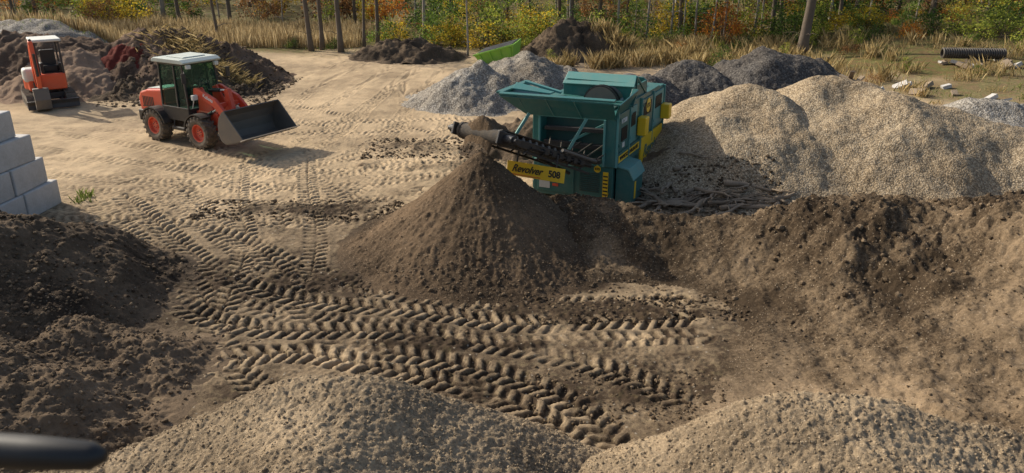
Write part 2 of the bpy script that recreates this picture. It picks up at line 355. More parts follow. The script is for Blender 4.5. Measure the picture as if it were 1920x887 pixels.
def tps_fit(P):
    n=len(P); d=np.hypot(P[:,None,0]-P[None,:,0],P[:,None,1]-P[None,:,1])
    K=np.where(d>0,d*d*np.log(d+1e-12),0)+np.eye(n)*.05
    Q=np.c_[np.ones(n),P[:,:2]]; A=np.block([[K,Q],[Q.T,np.zeros((3,3))]])
    return np.linalg.solve(A,np.r_[P[:,2],0,0,0])
WB=tps_fit(CP)
def bankH(x,y):
    wx=x+.2*fbm(x,y,.8,2,61); wy=y+.2*fbm(x,y,.8,2,66)
    z=WB[-3]+WB[-2]*wx+WB[-1]*wy
    for (cx,cy,_),w in zip(CP,WB[:-3]):
        d2=(wx-cx)**2+(wy-cy)**2; z=z+w*.5*d2*np.log(d2+1e-12)
    m=sst(-.05,.25,z)
    up=sst(.5,1.3,z)*sst(10.0,12,y)
    z=z+m*((.08+.05*up)*fbm(x,y,1.2,3,71)+(.03+.035*up)*fbm(x,y,3.6,3,72)+(.022+.016*up)*fbm(x,y,9,4,74,.7)+(.01+.03*up)*pebble(x,y,.13,6,.25)+.014*pebble(x,y,.06,7,.4)+.010*pebble(x,y,.035,8,.7))
    z=z+m*.06*np.sin((y*1.2+x*.5+.5*fbm(x,y,.7,2,9))*6)*np.exp(-(((x-2.8)/1.5)**2+((y-14.0)/1.0)**2))
    z=z+m*.05*fbm((x*.75+y*.65)*2.6,(x*.65-y*.75)*.6,1,3,91)*sst(.2,.8,z)
    return z
gx=np.arange(-.6,13,.03); gy=np.arange(6.4,17.5,.03); A,B=np.meshgrid(gx,gy); h=bankH(A,B)
t=.10+.40*sst(11.0,8.6,B-.2*(A-5))+.28*fbm(A,B,.6,4,80)+.12*fbm(A,B,2.4,3,84)-.12*np.exp(-(((A-2.6)/1.8)**2+((B-14.2)/1.1)**2))+.10*sst(1.2,1.8,h)
me=grid_mesh('soil_bank',gx,gy,h+G0(A,B),{'tone':t},keep=h>-.03,origin=(5,11,0))
o=mkobj('soil_bank',me,loc=(5,11,0),mats=[M_bank]); tag(o,'long sloping bank of loose brown soil with broken crest','soil bank')
PILEF['bank']=bankH
big=dict(res=.045,warp=.4,rough=.025,clod=(.08,.012,.7),clod2=(.055,.008,.8),tone0=.7,tonev=.3,rnd=.45)
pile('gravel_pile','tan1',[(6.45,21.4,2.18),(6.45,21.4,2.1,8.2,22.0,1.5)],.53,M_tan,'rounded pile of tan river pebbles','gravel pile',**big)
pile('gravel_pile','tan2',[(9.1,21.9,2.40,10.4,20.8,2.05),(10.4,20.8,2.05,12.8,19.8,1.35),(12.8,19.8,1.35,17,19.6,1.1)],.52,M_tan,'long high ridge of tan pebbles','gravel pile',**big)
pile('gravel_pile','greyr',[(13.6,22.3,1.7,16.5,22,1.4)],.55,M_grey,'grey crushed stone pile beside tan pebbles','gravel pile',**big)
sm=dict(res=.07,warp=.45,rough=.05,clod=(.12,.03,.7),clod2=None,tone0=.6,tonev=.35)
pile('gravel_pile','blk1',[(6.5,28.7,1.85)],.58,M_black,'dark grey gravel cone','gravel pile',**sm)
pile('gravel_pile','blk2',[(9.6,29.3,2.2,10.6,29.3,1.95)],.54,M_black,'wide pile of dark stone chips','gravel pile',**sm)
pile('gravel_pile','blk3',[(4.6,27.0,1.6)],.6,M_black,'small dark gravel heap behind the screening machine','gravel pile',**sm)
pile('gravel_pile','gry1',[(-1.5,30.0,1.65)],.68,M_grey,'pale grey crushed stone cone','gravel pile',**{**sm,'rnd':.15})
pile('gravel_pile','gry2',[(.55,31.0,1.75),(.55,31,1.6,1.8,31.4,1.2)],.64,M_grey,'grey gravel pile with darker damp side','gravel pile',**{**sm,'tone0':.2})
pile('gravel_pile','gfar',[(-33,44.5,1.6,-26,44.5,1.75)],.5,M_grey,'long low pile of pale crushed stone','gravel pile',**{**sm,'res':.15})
pile('soil_pile','oversz',[(.5,22.7,1.0,1.2,22.8,.9)],.65,M_dark,'dark heap of screenings behind the machine','soil pile',res=.05,rough=.07,clod=(.16,.08,.5),tone0=.5)
pile('soil_pile','screens',[(4.55,20.0,1.1,4.3,21.0,1.0),(4.9,19.3,.6,5.0,20,.5)],.60,M_dark,'dark soil heap spilling beside the machine','soil pile',res=.04,rough=.05,clod=(.12,.06,.4),tone0=.55)
pile('soil_pile','farsoil',[(3.1,42.6,1.95,4.2,42.6,1.6),(2.0,42.0,1.0,3.1,42.6,1.9)],.75,M_dark,'tall dark soil pile near the treeline','soil pile',res=.09,rough=.12,clod=(.35,.16,.6),clod2=(.15,.06,.6),tone0=.35)
pile('soil_pile','lowsoil',[(-6.6,42,.75,-5,41.8,.95),(-5,41.8,.95,-3.6,41.8,.4)],.5,M_dark,'low dark soil heap at the yard edge','soil pile',res=.09,rough=.1,clod=(.3,.12,.6),clod2=(.15,.06,.6),tone0=.35)
M_red=dirt_mat('red_mulch',(.08,.016,.012),(.24,.055,.038),stone=.2,stonec=(.16,.06,.04),stonescale=9.,bump=1.,bdist=.06)
pile('mulch_pile','mulch',[(-27,34,2.3,-20.5,34,2.05),(-20.5,34,2.1,-18.4,34.4,1.9),(-16.4,34.6,2.2,-14.4,34.6,2.15),(-14.4,34.6,2.1,-12.5,34.9,1.5)],.66,M_mulch,'long brown bark mulch pile with uneven top','mulch pile',res=.08,rough=.1,clod=(.25,.1,.5),clod2=(.1,.04,.5),tone0=.4)
pile('mulch_pile','redmulch',[(-16.9,33.5,1.6,-16.2,33.9,1.8)],.78,M_red,'dark red dyed mulch heap','mulch pile',res=.07,rough=.09,clod=(.15,.06,.5),tone0=.45)
pile('mulch_pile','browmulch',[(-19.3,32.6,1.45,-18.3,33.0,1.7)],.62,M_mulch,'light brown wood mulch heap','mulch pile',res=.07,rough=.05,clod=(.15,.06,.5),tone0=.95)
pile('soil_pile','darkmul',[(-14.2,33.2,.8,-12.6,33.4,.95),(-15.5,31.8,.5,-13.5,31.6,.6),(-12.2,32.2,.45,-11.0,32.4,.25)],.5,M_dark,'dark compost spilling from mulch piles','soil pile',res=.06,rough=.12,clod=(.25,.12,.6),clod2=(.1,.05,.6),tone0=.3)
def Hall(x,y):
    x=np.asarray(x,float); y=np.asarray(y,float); h=np.zeros_like(x)
    for k,f in PILEF.items(): h=np.maximum(h,f(x,y))
    return h+G0(x,y)
def clods(name,key_pts,sizes,mat,label,cat,tone):
    n=len(key_pts); t=(1+5**.5)/2
    ico=np.array([(-1,t,0),(1,t,0),(-1,-t,0),(1,-t,0),(0,-1,t),(0,1,t),(0,-1,-t),(0,1,-t),(t,0,-1),(t,0,1),(-t,0,-1),(-t,0,1)],float)/1.9
    F=np.array([(0,11,5),(0,5,1),(0,1,7),(0,7,10),(0,10,11),(1,5,9),(5,11,4),(11,10,2),(10,7,6),(7,1,8),(3,9,4),(3,4,2),(3,2,6),(3,6,8),(3,8,9),(4,9,5),(2,4,11),(6,2,10),(8,6,7),(9,8,1)])
    V=ico[None]*(.75+.5*rng.random((n,12,1)))*np.stack([sizes*(.8+.5*rng.random(n)),sizes*(.8+.5*rng.random(n)),sizes*(.6+.3*rng.random(n))],1)[:,None,:]
    V=V+key_pts[:,None,:]; FF=(F[None]+np.arange(n)[:,None,None]*12).reshape(-1,3)
    me=np_mesh(name,V.reshape(-1,3),FF,{'tone':np.repeat(tone,12)},smooth=False)
    o=mkobj(name,me,mats=[mat]); tag(o,label,cat,kind='stuff'); return o
def scatter(n,x0,x1,y0,y1,keyf,s0,s1):
    x=rng.uniform(x0,x1,n); y=rng.uniform(y0,y1,n); k=keyf(x,y); x=x[k];y=y[k]
    s=s0+(s1-s0)*rng.random(len(x))**3
    return np.stack([x,y,Hall(x,y)+s*.2],1),s
def on(key,th=.05): return lambda x,y: PILEF[key](x,y)>th
def strew(rows,mat,label):
    allp=[];alls=[];allt=[]
    for n,b,f,s0,s1,t0 in rows:
        p,s=scatter(n,*b,f,s0,s1); allp.append(p);alls.append(s);allt.append(t0+.5*(rng.random(len(s))-.4))
    clods('soil_clods',np.concatenate(allp),np.concatenate(alls),mat,label,'soil clods',np.concatenate(allt))
AL=lambda x,y:x<99
strew(((16000,(-6,2,5.5,9),on('fore1'),.004,.018,.55),(15000,(.3,8,5.3,8.6),on('fore2'),.004,.018,.6)),M_crumb,'crumbs of grey-brown soil and stone on the heaps')
strew(((8500,(0,9,8,16.5),on('bank'),.005,.022,.2),(220,(4.5,9,11.0,14),on('bank'),.02,.07,.2),(3500,(-3.5,2.3,12,18),on('cone'),.005,.018,.5),
      (2200,(-9,4,8,20),lambda x,y:fbm(x,y,.5,2,33)>.05,.006,.03,.25),(1300,(-7.4,-2.6,16.5,17.9),AL,.01,.05,.15),
      (1000,(-9,-4,7,14),AL,.01,.05,.3),(900,(-4.4,-.8,21.6,24.0),AL,.015,.06,.1),(900,(.2,4,11.5,12.5),AL,.01,.055,.1),
      (800,(-4,3,11.8,13.4),AL,.008,.04,.15),(700,(.2,3,8.6,10),AL,.008,.035,.2),(1200,(2.8,6.5,16.6,18.6),AL,.01,.05,.1),(1500,(-16,-9.5,29,36),AL,.02,.09,.2)),M_bank,'dark soil clods strewn over bank and tracks')
strew(((5000,(-12,-5.5,8.5,15),on('darkleft'),.008,.04,.3),(5000,(-9,-4.5,7,11.5),on('leftb'),.006,.035,.65)),M_dark,'crumbs of dark topsoil on the damp piles')
# ------------------------------------------------------------------ builder for solid parts
class MB:
    def __init__(s): s.v=[];s.f=[];s.m=[]
    def add(s,vs,fs,mi=0):
        o=len(s.v); s.v+= [tuple(v) for v in vs]; s.f+=[tuple(i+o for i in f) for f in fs]; s.m+=[mi]*len(fs); return s
    def hexa(s,p,mi=0): return s.add(p,[(0,1,2,3),(7,6,5,4),(0,4,5,1),(1,5,6,2),(2,6,7,3),(3,7,4,0)],mi)
    def box(s,x0,x1,y0,y1,z0,z1,mi=0,R=None):
        p=[(x0,y0,z0),(x1,y0,z0),(x1,y1,z0),(x0,y1,z0),(x0,y0,z1),(x1,y0,z1),(x1,y1,z1),(x0,y1,z1)]
        if R is not None: p=[R@Vector(q) for q in p]
        return s.hexa(p,mi)
    def beam(s,a,b,w,h,mi=0,up=(0,0,1)):
        a=Vector(a);b=Vector(b);d=(b-a).normalized();u=Vector(up)
        if abs(d.dot(u))>.98:u=Vector((1,0,0))
        sd=d.cross(u).normalized()*w/2; uu=sd.cross(d).normalized()*h/2
        return s.hexa([a-sd-uu,a+sd-uu,b+sd-uu,b-sd-uu,a-sd+uu,a+sd+uu,b+sd+uu,b-sd+uu],mi)
    def cyl(s,a,b,r0,r1=None,seg=16,mi=0):
        r1=r0 if r1 is None else r1
        a=Vector(a);b=Vector(b);d=(b-a).normalized();u=Vector((0,0,1)) if abs(d.z)<.9 else Vector((1,0,0))
        e=d.cross(u).normalized(); g=d.cross(e)
        vs=[];
        for c,r in((a,r0),(b,r1)):
            for i in range(seg):
                t=2*math.pi*i/seg; vs.append(c+e*math.cos(t)*r+g*math.sin(t)*r)
        fs=[(i,(i+1)%seg,seg+(i+1)%seg,seg+i) for i in range(seg)]+[tuple(range(seg)),tuple(range(2*seg-1,seg-1,-1))]
        return s.add(vs,fs,mi)
    def prism(s,poly,y0,y1,mi=0,ax='y'):
        def P(a,b,c): return (a,c,b) if ax=='y' else ((c,a,b) if ax=='x' else (a,b,c))
        n=len(poly); vs=[P(a,b,y0) for a,b in poly]+[P(a,b,y1) for a,b in poly]
        return s.add(vs,[tuple(range(n)),tuple(range(2*n-1,n-1,-1))]+[(i,(i+1)%n,n+(i+1)%n,n+i) for i in range(n)],mi)
    def lathe(s,prof,seg=32,mi=0,c=(0,0,0)):
        vs=[];n=len(prof)
        for i in range(seg):
            t=2*math.pi*i/seg
            for r,y in prof: vs.append((c[0]+r*math.cos(t),c[1]+y,c[2]+r*math.sin(t)))
        fs=[]
        for i in range(seg):
            j=(i+1)%seg
            for k in range(n-1): fs.append((i*n+k,i*n+k+1,j*n+k+1,j*n+k))
        return s.add(vs,fs,mi)
    def tube(s,pts,rs,seg=8,mi=0):
        pts=[Vector(p) for p in pts]; vs=[]
        for i,p in enumerate(pts):
            d=(pts[min(i+1,len(pts)-1)]-pts[max(i-1,0)]).normalized()
            u=Vector((0,1,0)) if abs(d.y)<.8 else Vector((1,0,0))
            e=d.cross(u).normalized(); g=d.cross(e)
            for k in range(seg):
                t=2*math.pi*k/seg; vs.append(p+(e*math.cos(t)+g*math.sin(t))*rs[i])
        fs=[(i*seg+k,i*seg+(k+1)%seg,(i+1)*seg+(k+1)%seg,(i+1)*seg+k) for i in range(len(pts)-1) for k in range(seg)]
        fs+=[tuple(range(seg)),tuple(range(len(vs)-1,len(vs)-seg-1,-1))]
        return s.add(vs,fs,mi)
    def mesh(s,name,mats,smooth=False):
        me=bpy.data.meshes.new(name); me.from_pydata(s.v,[],s.f)
        for m in mats: me.materials.append(m)
        me.polygons.foreach_set('material_index',s.m)
        bm=bmesh.new(); bm.from_mesh(me); bmesh.ops.recalc_face_normals(bm,faces=bm.faces)
        for f in bm.faces: f.smooth=smooth
        bm.to_mesh(me); bm.free(); return me
    def obj(s,name,mats,parent=None,bevel=0.,loc=(0,0,0),smooth=False):
        if not isinstance(mats,(list,tuple)): mats=[mats]
        me=s.mesh(name,mats,smooth)
        o=bpy.data.objects.new(name,me); COL.objects.link(o); o.location=loc
        if parent:o.parent=parent
        if bevel>0:
            b=o.modifiers.new('bevel','BEVEL'); b.width=bevel; b.segments=2; b.limit_method='ANGLE'
        return o
def empty(name,loc,rotz=0,parent=None):
    o=bpy.data.objects.new(name,None); COL.objects.link(o); o.location=loc; o.rotation_euler=(0,0,rotz); o.empty_display_size=.3
    if parent:o.parent=parent
    return o
def text(body,name,parent,loc,rot,size,mat,shear=0.,bold=0.,sx=1.):
    c=bpy.data.curves.new('t','FONT'); c.body=body; c.size=size; c.extrude=.003; c.shear=shear; c.offset=bold; c.align_x='CENTER'; c.align_y='CENTER'
    t=bpy.data.objects.new('t',c); COL.objects.link(t); bpy.context.view_layer.update()
    me=bpy.data.meshes.new_from_object(t.evaluated_get(bpy.context.evaluated_depsgraph_get())); bpy.data.objects.remove(t)
    me.materials.clear(); me.materials.append(mat)
    o=bpy.data.objects.new(name,me); COL.objects.link(o); o.parent=parent; o.location=loc; o.rotation_euler=rot; o.scale=(sx,1,1); return o
P_teal=paint_mat('teal_paint',(.010,.125,.112),.35,dust=.25)
P_teal2=paint_mat('teal_paint_pale',(.07,.27,.25),.45,dust=.35)
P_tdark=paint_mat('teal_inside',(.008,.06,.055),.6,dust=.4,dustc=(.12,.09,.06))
P_yel=paint_mat('yellow_paint',(.85,.53,.015),.4,dust=.10)
P_blk=paint_mat('black_steel',(.015,.015,.016),.45,dust=.3,dustc=(.18,.14,.10))
P_rub=paint_mat('rubber',(.02,.019,.018),.8,dust=.75,dustc=(.24,.19,.135),scale=6)
P_red=paint_mat('orange_red_paint',(.68,.065,.022),.35,dust=.25)
P_org=paint_mat('orange_paint',(.72,.09,.02),.35,dust=.25)
P_wht=paint_mat('off_white',(.60,.62,.57),.5,dust=.35)
P_roof=paint_mat('cab_roof_paint',(.46,.52,.48),.5,dust=.45)
P_stl=paint_mat('worn_steel',(.10,.095,.09),.5,.3,dust=.7,dustc=(.25,.2,.145))
P_chr=paint_mat('bright_rod',(.6,.6,.6),.3,.6,dust=.25)
P_ink=paint_mat('black_ink',(.01,.01,.01),.5,dust=.05)
P_whtink=paint_mat('white_ink',(.75,.75,.75),.5,dust=.05)
P_lime=paint_mat('lime_paint',(.26,.6,.05),.5,dust=.35)
P_pipe=paint_mat('black_plastic',(.02,.02,.022),.4,dust=.3)
P_conc=paint_mat('concrete',(.56,.55,.53),.9,dust=.6,dustc=(.30,.27,.23),scale=2.5)
P_wood=paint_mat('weathered_wood',(.34,.26,.17),.9,dust=.6,dustc=(.15,.11,.08),scale=5)
mg,nt,b=new_mat('cab_glass'); b.inputs['Base Color'].default_value=(.03,.06,.055,1); b.inputs['Roughness'].default_value=.04; b.inputs['Specular IOR Level'].default_value=.8
tr=N(nt,'ShaderNodeBsdfTransparent'); tr.inputs[0].default_value=(.72,.9,.83,1); mx=N(nt,'ShaderNodeMixShader',i_Fac=.82)
out=[n for n in nt.nodes if n.type=='OUTPUT_MATERIAL'][0]; L(nt,b.outputs[0],mx.inputs[1]); L(nt,tr.outputs[0],mx.inputs[2]); L(nt,mx.outputs[0],out.inputs[0])
P_glass=mg
R90=math.pi/2
# ------------------------------------------------------------------ screening machine
rotm=math.atan2(-.43,.903)
TM0=Vector((2.38,17.38,-.02))
tm=empty('screening_machine',TM0,rotm)
tag(tm,'teal trommel screening machine with black discharge conveyor','screening machine')
def plate(b,a,c,d,e,t=.035,mi=0):
    a,c,d,e=[Vector(p) for p in(a,c,d,e)]; n=(c-a).cross(e-a).normalized()*t
    b.hexa([a,c,d,e,a+n,c+n,d+n,e+n],mi)
b=MB()
b.box(-2.08,-.04,.05,1.6,.10,.98)
b.box(-.28,0,.0,.9,.98,2.20)
b.box(-2.2,-1.98,.25,1.0,.9,2.2)
b.box(-2.2,0,.9,4.1,.75,2.30)
b.box(-.12,.0,.9,4.1,.35,.9)
b.box(-2.2,-.05,3.9,4.3,.6,1.9)
b.obj('body',P_teal,tm,.02)
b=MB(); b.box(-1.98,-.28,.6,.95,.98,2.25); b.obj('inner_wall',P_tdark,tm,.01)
for y0,y1,mm in((.10,.88,P_teal),(.98,1.52,P_teal2),(2.0,2.9,P_teal),(3.0,3.95,P_teal2)):
    b=MB(); b.box(.003,.035,y0,y1,1.32,2.22); 
    for zz in(1.45,2.05): b.box(.035,.06,y0+.03,y0+.08,zz,zz+.08)
    b.obj('side_door',mm,tm,.01)
b=MB(); b.box(.003,.03,.10,1.9,1.0,1.28); b.obj('lower_panel',P_teal,tm,.008)
for y in(.02,.93,1.90,2.95,4.02): MB().box(.0,.055,y,y+.045,.98,2.29).obj('side_rib',P_teal2,tm,.006)
for y0,z0,n,st in((.30,1.55,9,.05),(1.05,1.75,7,.05),(2.1,1.8,12,.055),(3.15,1.8,11,.055)):
    b=MB()
    for i in range(n): b.box(.036,.05,y0+i*st,y0+i*st+.028,z0,z0+.32)
    b.obj('vent',P_ink,tm)
b=MB()
for i in range(10): b.box(-.85,-.36,.028,.049,.32+i*.05,.347+i*.05)
b.obj('vent',P_tdark,tm)
b=MB(); b.box(-1.95,-1.0,.02,.05,.2,.92); b.box(-1.04,-1.01,0,.02,.5,.6); b.obj('cabinet_door',P_teal,tm,.012)
b=MB(); b.box(-1.9,-1.62,.008,.02,.28,.50); b.obj('warning_decal',P_wht,tm)
b=MB(); b.box(-1.55,-1.4,.008,.02,.35,.42); b.obj('warning_decal',P_red,tm)
b=MB(); b.box(.035,.037,.42,.60,1.38,1.5); b.obj('warning_decal',P_wht,tm)
b=MB(); b.beam((-.15,.1,.3),(-.15,4.2,.35),.14,.18); b.beam((-2.05,.1,.3),(-2.05,4.2,.35),.14,.18)
for y in(.25,1.5,4.0): b.beam((-2.1,y,.28),(-.1,y,.28),.1,.12)
b.obj('chassis',P_blk,tm,.01)
def tyre_mesh(R,W,rim,lugs=20,lug=.035):
    b=MB(); h=W/2
    b.lathe([(rim,-h*.8),(rim+.05,-h*.95),(R-.1,-h),(R-.03,-h*.9),(R,-h*.6),(R+.005,0),(R,h*.6),(R-.03,h*.9),(R-.1,h),(rim+.05,h*.95),(rim,h*.8),(rim,-h*.8)],40)
    for i in range(lugs):
        for sd in(-1,1):
            t=2*math.pi*(i+(.5 if sd>0 else 0))/lugs
            t2=t+.22
            def P(r,y,t): return Vector((r*math.cos(t),y,r*math.sin(t)))
            w=.5*math.pi*2/lugs*.42
            b.hexa([P(R-.03,0,t-w),P(R-.03,0,t+w),P(R-.05,sd*h*1.01,t2+w),P(R-.05,sd*h*1.01,t2-w),P(R+lug,0,t-w),P(R+lug,0,t+w),P(R+lug*.6,sd*h*.99,t2+w),P(R+lug*.6,sd*h*.99,t2-w)])
    return b.mesh('tyre',[P_rub])
def rim_mesh(rim,W,mat,hub=P_blk):
    b=MB(); h=W/2
    b.lathe([(rim,-h*.82),(rim-.03,-h*.8),(rim-.05,-h*.35),(rim*.45,-h*.25),(rim*.4,-h*.5),(0,-h*.5)],28)
    b.lathe([(rim,h*.82),(rim-.03,h*.8),(rim-.05,h*.35),(rim*.45,h*.25),(rim*.4,h*.5),(0,h*.5)],28)
    for i in range(6):
        t=i*math.pi/3; 
        for s in(-1,1): b.cyl((rim*.3*math.cos(t),s*h*.5,rim*.3*math.sin(t)),(rim*.3*math.cos(t),s*h*.56,rim*.3*math.sin(t)),.018,seg=6,mi=1)
    return b.mesh('rim',[mat,hub])
tmesh=tyre_mesh(.34,.24,.2,1,.0); rmesh=rim_mesh(.2,.24,P_wht)
for y in(1.35,3.1,3.8):
    for x in(.12,-2.3):
        w=empty('wheel',(x,y,.34),R90,tm); mkobj('tyre',tmesh,parent=w); mkobj('rim',rmesh,parent=w)
b=MB(); b.prism([(.004,.12),(.42,.12),(.42,.68),(.30,.92),(.004,.98)],.15,.98,ax='y'); b.obj('side_toolbox',P_teal,tm,.015)
b=MB(); b.prism([(.02,.985),(.31,.935),(.44,.70),(.46,.71),(.33,.97),(.02,1.02)],.1,1.03); b.obj('toolbox_lid',P_teal2,tm,.004)
b=MB(); b.box(.003,.05,2.0,3.95,.36,1.24); b.obj('side_banner',P_yel,tm,.004)
text('Revolver','lettering',tm,(.055,2.97,.85),(R90,0,R90),.42,P_teal,shear=.35,bold=.008)
text('500','lettering',tm,(.055,3.4,.53),(R90,0,R90),.22,P_teal,bold=.008)
b=MB(); b.box(.031,.035,.2,1.85,1.05,1.22); b.obj('side_banner',P_yel,tm,.001)
text('WWW.SCREENSUSA.NET','lettering',tm,(.04,1.02,1.135),(R90,0,R90),.13,P_ink,bold=.003)
b=MB(); b.box(.421,.426,.30,.42,.2,.62); b.obj('side_decal',P_yel,tm)
b=MB(); b.box(-.26,-.13,-.012,-.0,.25,.86) ; b.box(-.26,-.13,-.0,.05,.3,.35); b.obj('caution_strip',P_yel,tm)
b=MB()
for i in range(6): b.box(-.25,-.14,-.016,-.013,.29+i*.09,.325+i*.09)
b.obj('caution_stripes',P_ink,tm)
b=MB(); b.box(.036,.26,1.56,1.86,1.42,1.88); b.obj('marker_box',P_yel,tm,.03)
b=MB(); b.box(.036,.28,3.7,3.98,1.42,1.82); b.obj('marker_box',P_yel,tm,.03)
for loc,rot,r in (((.045,2.45,2.02),(R90,0,R90),.18),((-.42,.042,.90),(R90,0,0),.085)):
    q=empty('logo_badge',loc,0,tm); q.rotation_euler=rot
    MB().cyl((0,0,0),(0,0,.008),r,seg=24).obj('badge_disc',P_yel,q)
    text('RTS','lettering',q,(0,0,.011),(0,0,0),r*.85,P_ink,bold=.003)
text('RT500','lettering',tm,(.039,.50,2.02),(R90,0,R90),.15,P_whtink,bold=.002)
# hopper
b=MB()
plate(b,(-2.2,-.05,2.08),(-.0,-.05,2.16),(.02,-.32,2.56),(-2.80,-.32,2.52))
plate(b,(-2.2,-.05,2.08),(-2.80,-.32,2.52),(-2.9,1.5,2.52),(-2.2,1.3,2.08))
plate(b,(-2.82,-.35,2.52),(.05,-.35,2.57),(.05,-.22,2.59),(-2.82,-.22,2.54),.05)
plate(b,(-2.96,-.2,2.53),(-2.78,-.2,2.53),(-2.82,1.5,2.53),(-2.98,1.5,2.53),.05)
b.box(-2.0,-.0,1.0,3.6,2.28,2.34)
for x in(-2.2,-1.5,-.8): b.beam((x,-.085,2.10),(x-.12,-.345,2.53),.04,.03)
b.obj('feed_hopper',P_teal,tm,.008)
b=MB(); plate(b,(-.02,-.05,2.12),(.14,-.2,2.5),(.14,1.2,2.62),(-.02,1.3,2.2)); plate(b,(-.05,.95,2.24),(.1,.95,2.24),(.1,1.3,2.6),(-.05,1.3,2.6)); b.obj('hopper_side_wall',P_teal,tm,.006)
b=MB(); plate(b,(-2.75,.25,2.56),(-1.9,.6,2.44),(-1.85,.75,2.46),(-2.78,.55,2.66),.04); b.beam((-2.7,.9,2.66),(-1.8,1.1,2.42),.16,.05); b.obj('hopper_flap',P_teal2,tm,.006)
dx=-.78
b=MB()
arc=[(dx+.50*math.cos(t),2.30+.36*math.sin(t)) for t in np.linspace(0,math.pi,17)]
b.prism([(-.05,2.3),(-.05,2.66),(-.10,2.74),(-1.75,2.74),(-1.85,2.66),(-1.85,2.3)]+arc[::-1],1.35,1.42)
b.prism([(-.05,2.28),(-.05,2.62),(-.15,2.70),(-1.7,2.70),(-1.8,2.62),(-1.8,2.28)],2.5,2.56)
b.box(-.10,-.05,1.42,2.5,2.3,2.64); b.box(-1.85,-1.8,1.42,2.5,2.3,2.64)
b.obj('drum_cover',P_teal,tm,.008)
b=MB(); plate(b,(-1.85,1.30,2.60),(-.0,1.30,2.64),(-.03,1.55,2.88),(-1.80,1.55,2.86),.035); b.obj('cover_panel',P_teal2,tm,.01)
b=MB(); b.beam((-1.8,1.6,2.3),(-1.78,1.6,2.84),.06,.06); b.beam((-.06,1.6,2.3),(-.05,1.6,2.86),.06,.06); b.beam((-1.8,2.5,2.3),(-1.8,1.62,2.82),.05,.05); b.beam((-.05,2.5,2.3),(-.05,1.62,2.84),.05,.05); b.beam((-1.8,1.62,2.80),(-.05,1.62,2.82),.06,.06); b.obj('hopper_frame',P_teal,tm,.006)
MB().cyl((dx,1.1,2.2),(dx,3.4,2.2),.43,seg=32).obj('screening_drum',P_stl,tm,smooth=False)
b=MB()
for yy in(1.12,1.25):
    b.lathe([(.425,yy),(.47,yy),(.47,yy+.03),(.425,yy+.03),(.425,yy)],32,c=(dx,0,2.2))
b.obj('drum_hoops',P_blk,tm)
b=MB(); b.beam((-.62,-.28,2.15),(-.98,-.42,1.42),.05,.07); b.cyl((-.98,-.42,1.42),(-1.04,-.45,1.28),.025); b.obj('support_strut',P_teal2,tm,.005)
b=MB(); b.beam((-2.05,-.28,2.15),(-2.3,-.5,1.65),.05,.07); b.obj('support_strut',P_teal2,tm,.005)
b=MB(); b.beam((-.26,-.03,1.0),(-.26,-.03,2.1),.05,.05); b.beam((-1.99,.2,1.0),(-1.99,.2,2.1),.05,.05); b.beam((-1.99,.0,2.08),(-.26,.0,2.12),.05,.07); b.beam((-1.95,.5,1.0),(-.3,.5,1.95),.05,.06); b.obj('front_frame',P_teal2,tm,.005)
# conveyor
Bc=Vector((-1.03,-.25,1.12)); Hc=Vector((-1.85,-3.08,2.28)); sv=Vector((.963,-.27,0)).normalized()
dv=(Hc-Bc).normalized(); uv=sv.cross(dv).normalized()
if uv.z<0: uv=-uv
cv=empty('discharge_conveyor',(0,0,0),0,tm)
b=MB()
for s in(-1,1):
    b.beam(Bc+sv*.62*s,Hc+sv*.62*s,.07,.15,up=uv)
    b.beam(Bc+sv*.62*s-uv*.20,Hc+sv*.62*s-uv*.14-dv*.8,.05,.05,up=uv)
    for k in np.linspace(.05,.7,5):
        p=Bc.lerp(Hc,k)+sv*.62*s; q=Bc.lerp(Hc,k+.09)+sv*.62*s-uv*.18; b.beam(p,q,.03,.04,up=uv)
for k in(.1,.35,.6,.85): 
    p=Bc.lerp(Hc,k)-uv*.08; b.beam(p-sv*.62,p+sv*.62,.06,.06)
b.obj('conveyor_frame',P_blk,cv,.006)
b=MB()
for i in range(1,14):
    p=Bc.lerp(Hc,i/14)
    b.cyl(p-sv*.3,p+sv*.3,.045,seg=10); b.cyl(p+sv*.3,p+sv*.55+uv*.1,.045,seg=10); b.cyl(p-sv*.3,p-sv*.55+uv*.1,.045,seg=10)
b.obj('idler_rollers',P_stl,cv)
b=MB(); A0=Bc+uv*.06;A1=Hc+uv*.13
pr=[(-.52,.12),(-.3,.0),(.3,0.),(.52,.12)]
for i in range(3):
    a,c=pr[i],pr[i+1]
    lo=[A0+sv*a[0]+uv*a[1],A0+sv*c[0]+uv*c[1],A1+sv*c[0]+uv*c[1]*.3,A1+sv*a[0]+uv*a[1]*.3]
    b.hexa(lo+[q+uv*.014 for q in lo])
b.obj('conveyor_belt',P_rub,cv)
b=MB(); b.cyl(Hc-sv*.5,Hc+sv*.5,.155,seg=28)
for s in(-1,1): b.cyl(Hc+sv*.5*s,Hc+sv*.56*s,.17,seg=28)
b.obj('head_drum',P_rub,cv,smooth=False)
for s in(-1,1):
    b=MB(); b.cyl(Hc+sv*.60*s,Hc+sv*.86*s,.09,seg=18); b.cyl(Hc+sv*.86*s,Hc+sv*.94*s,.05,seg=12)
    b.beam(Hc+sv*.62*s-dv*.35,Hc+sv*.62*s+dv*.22,.05,.26,up=uv); b.beam(Hc+sv*.68*s-dv*.02,Hc+sv*.68*s-dv*.4,.1,.12,up=uv); b.obj('drive_motor',P_blk,cv,.01)
b=MB()
b.beam(Bc+sv*.70-uv*.02,Hc+sv*.70-dv*.8-uv*.02,.03,.03,up=uv)
for i in range(6): 
    p=Bc.lerp(Hc,.14+.085*i)+sv*.7; b.beam(p-uv*.02,p-uv*.02+dv*.13,.08,.11,up=uv)
b.obj('side_linkage',P_blk,cv,.004)
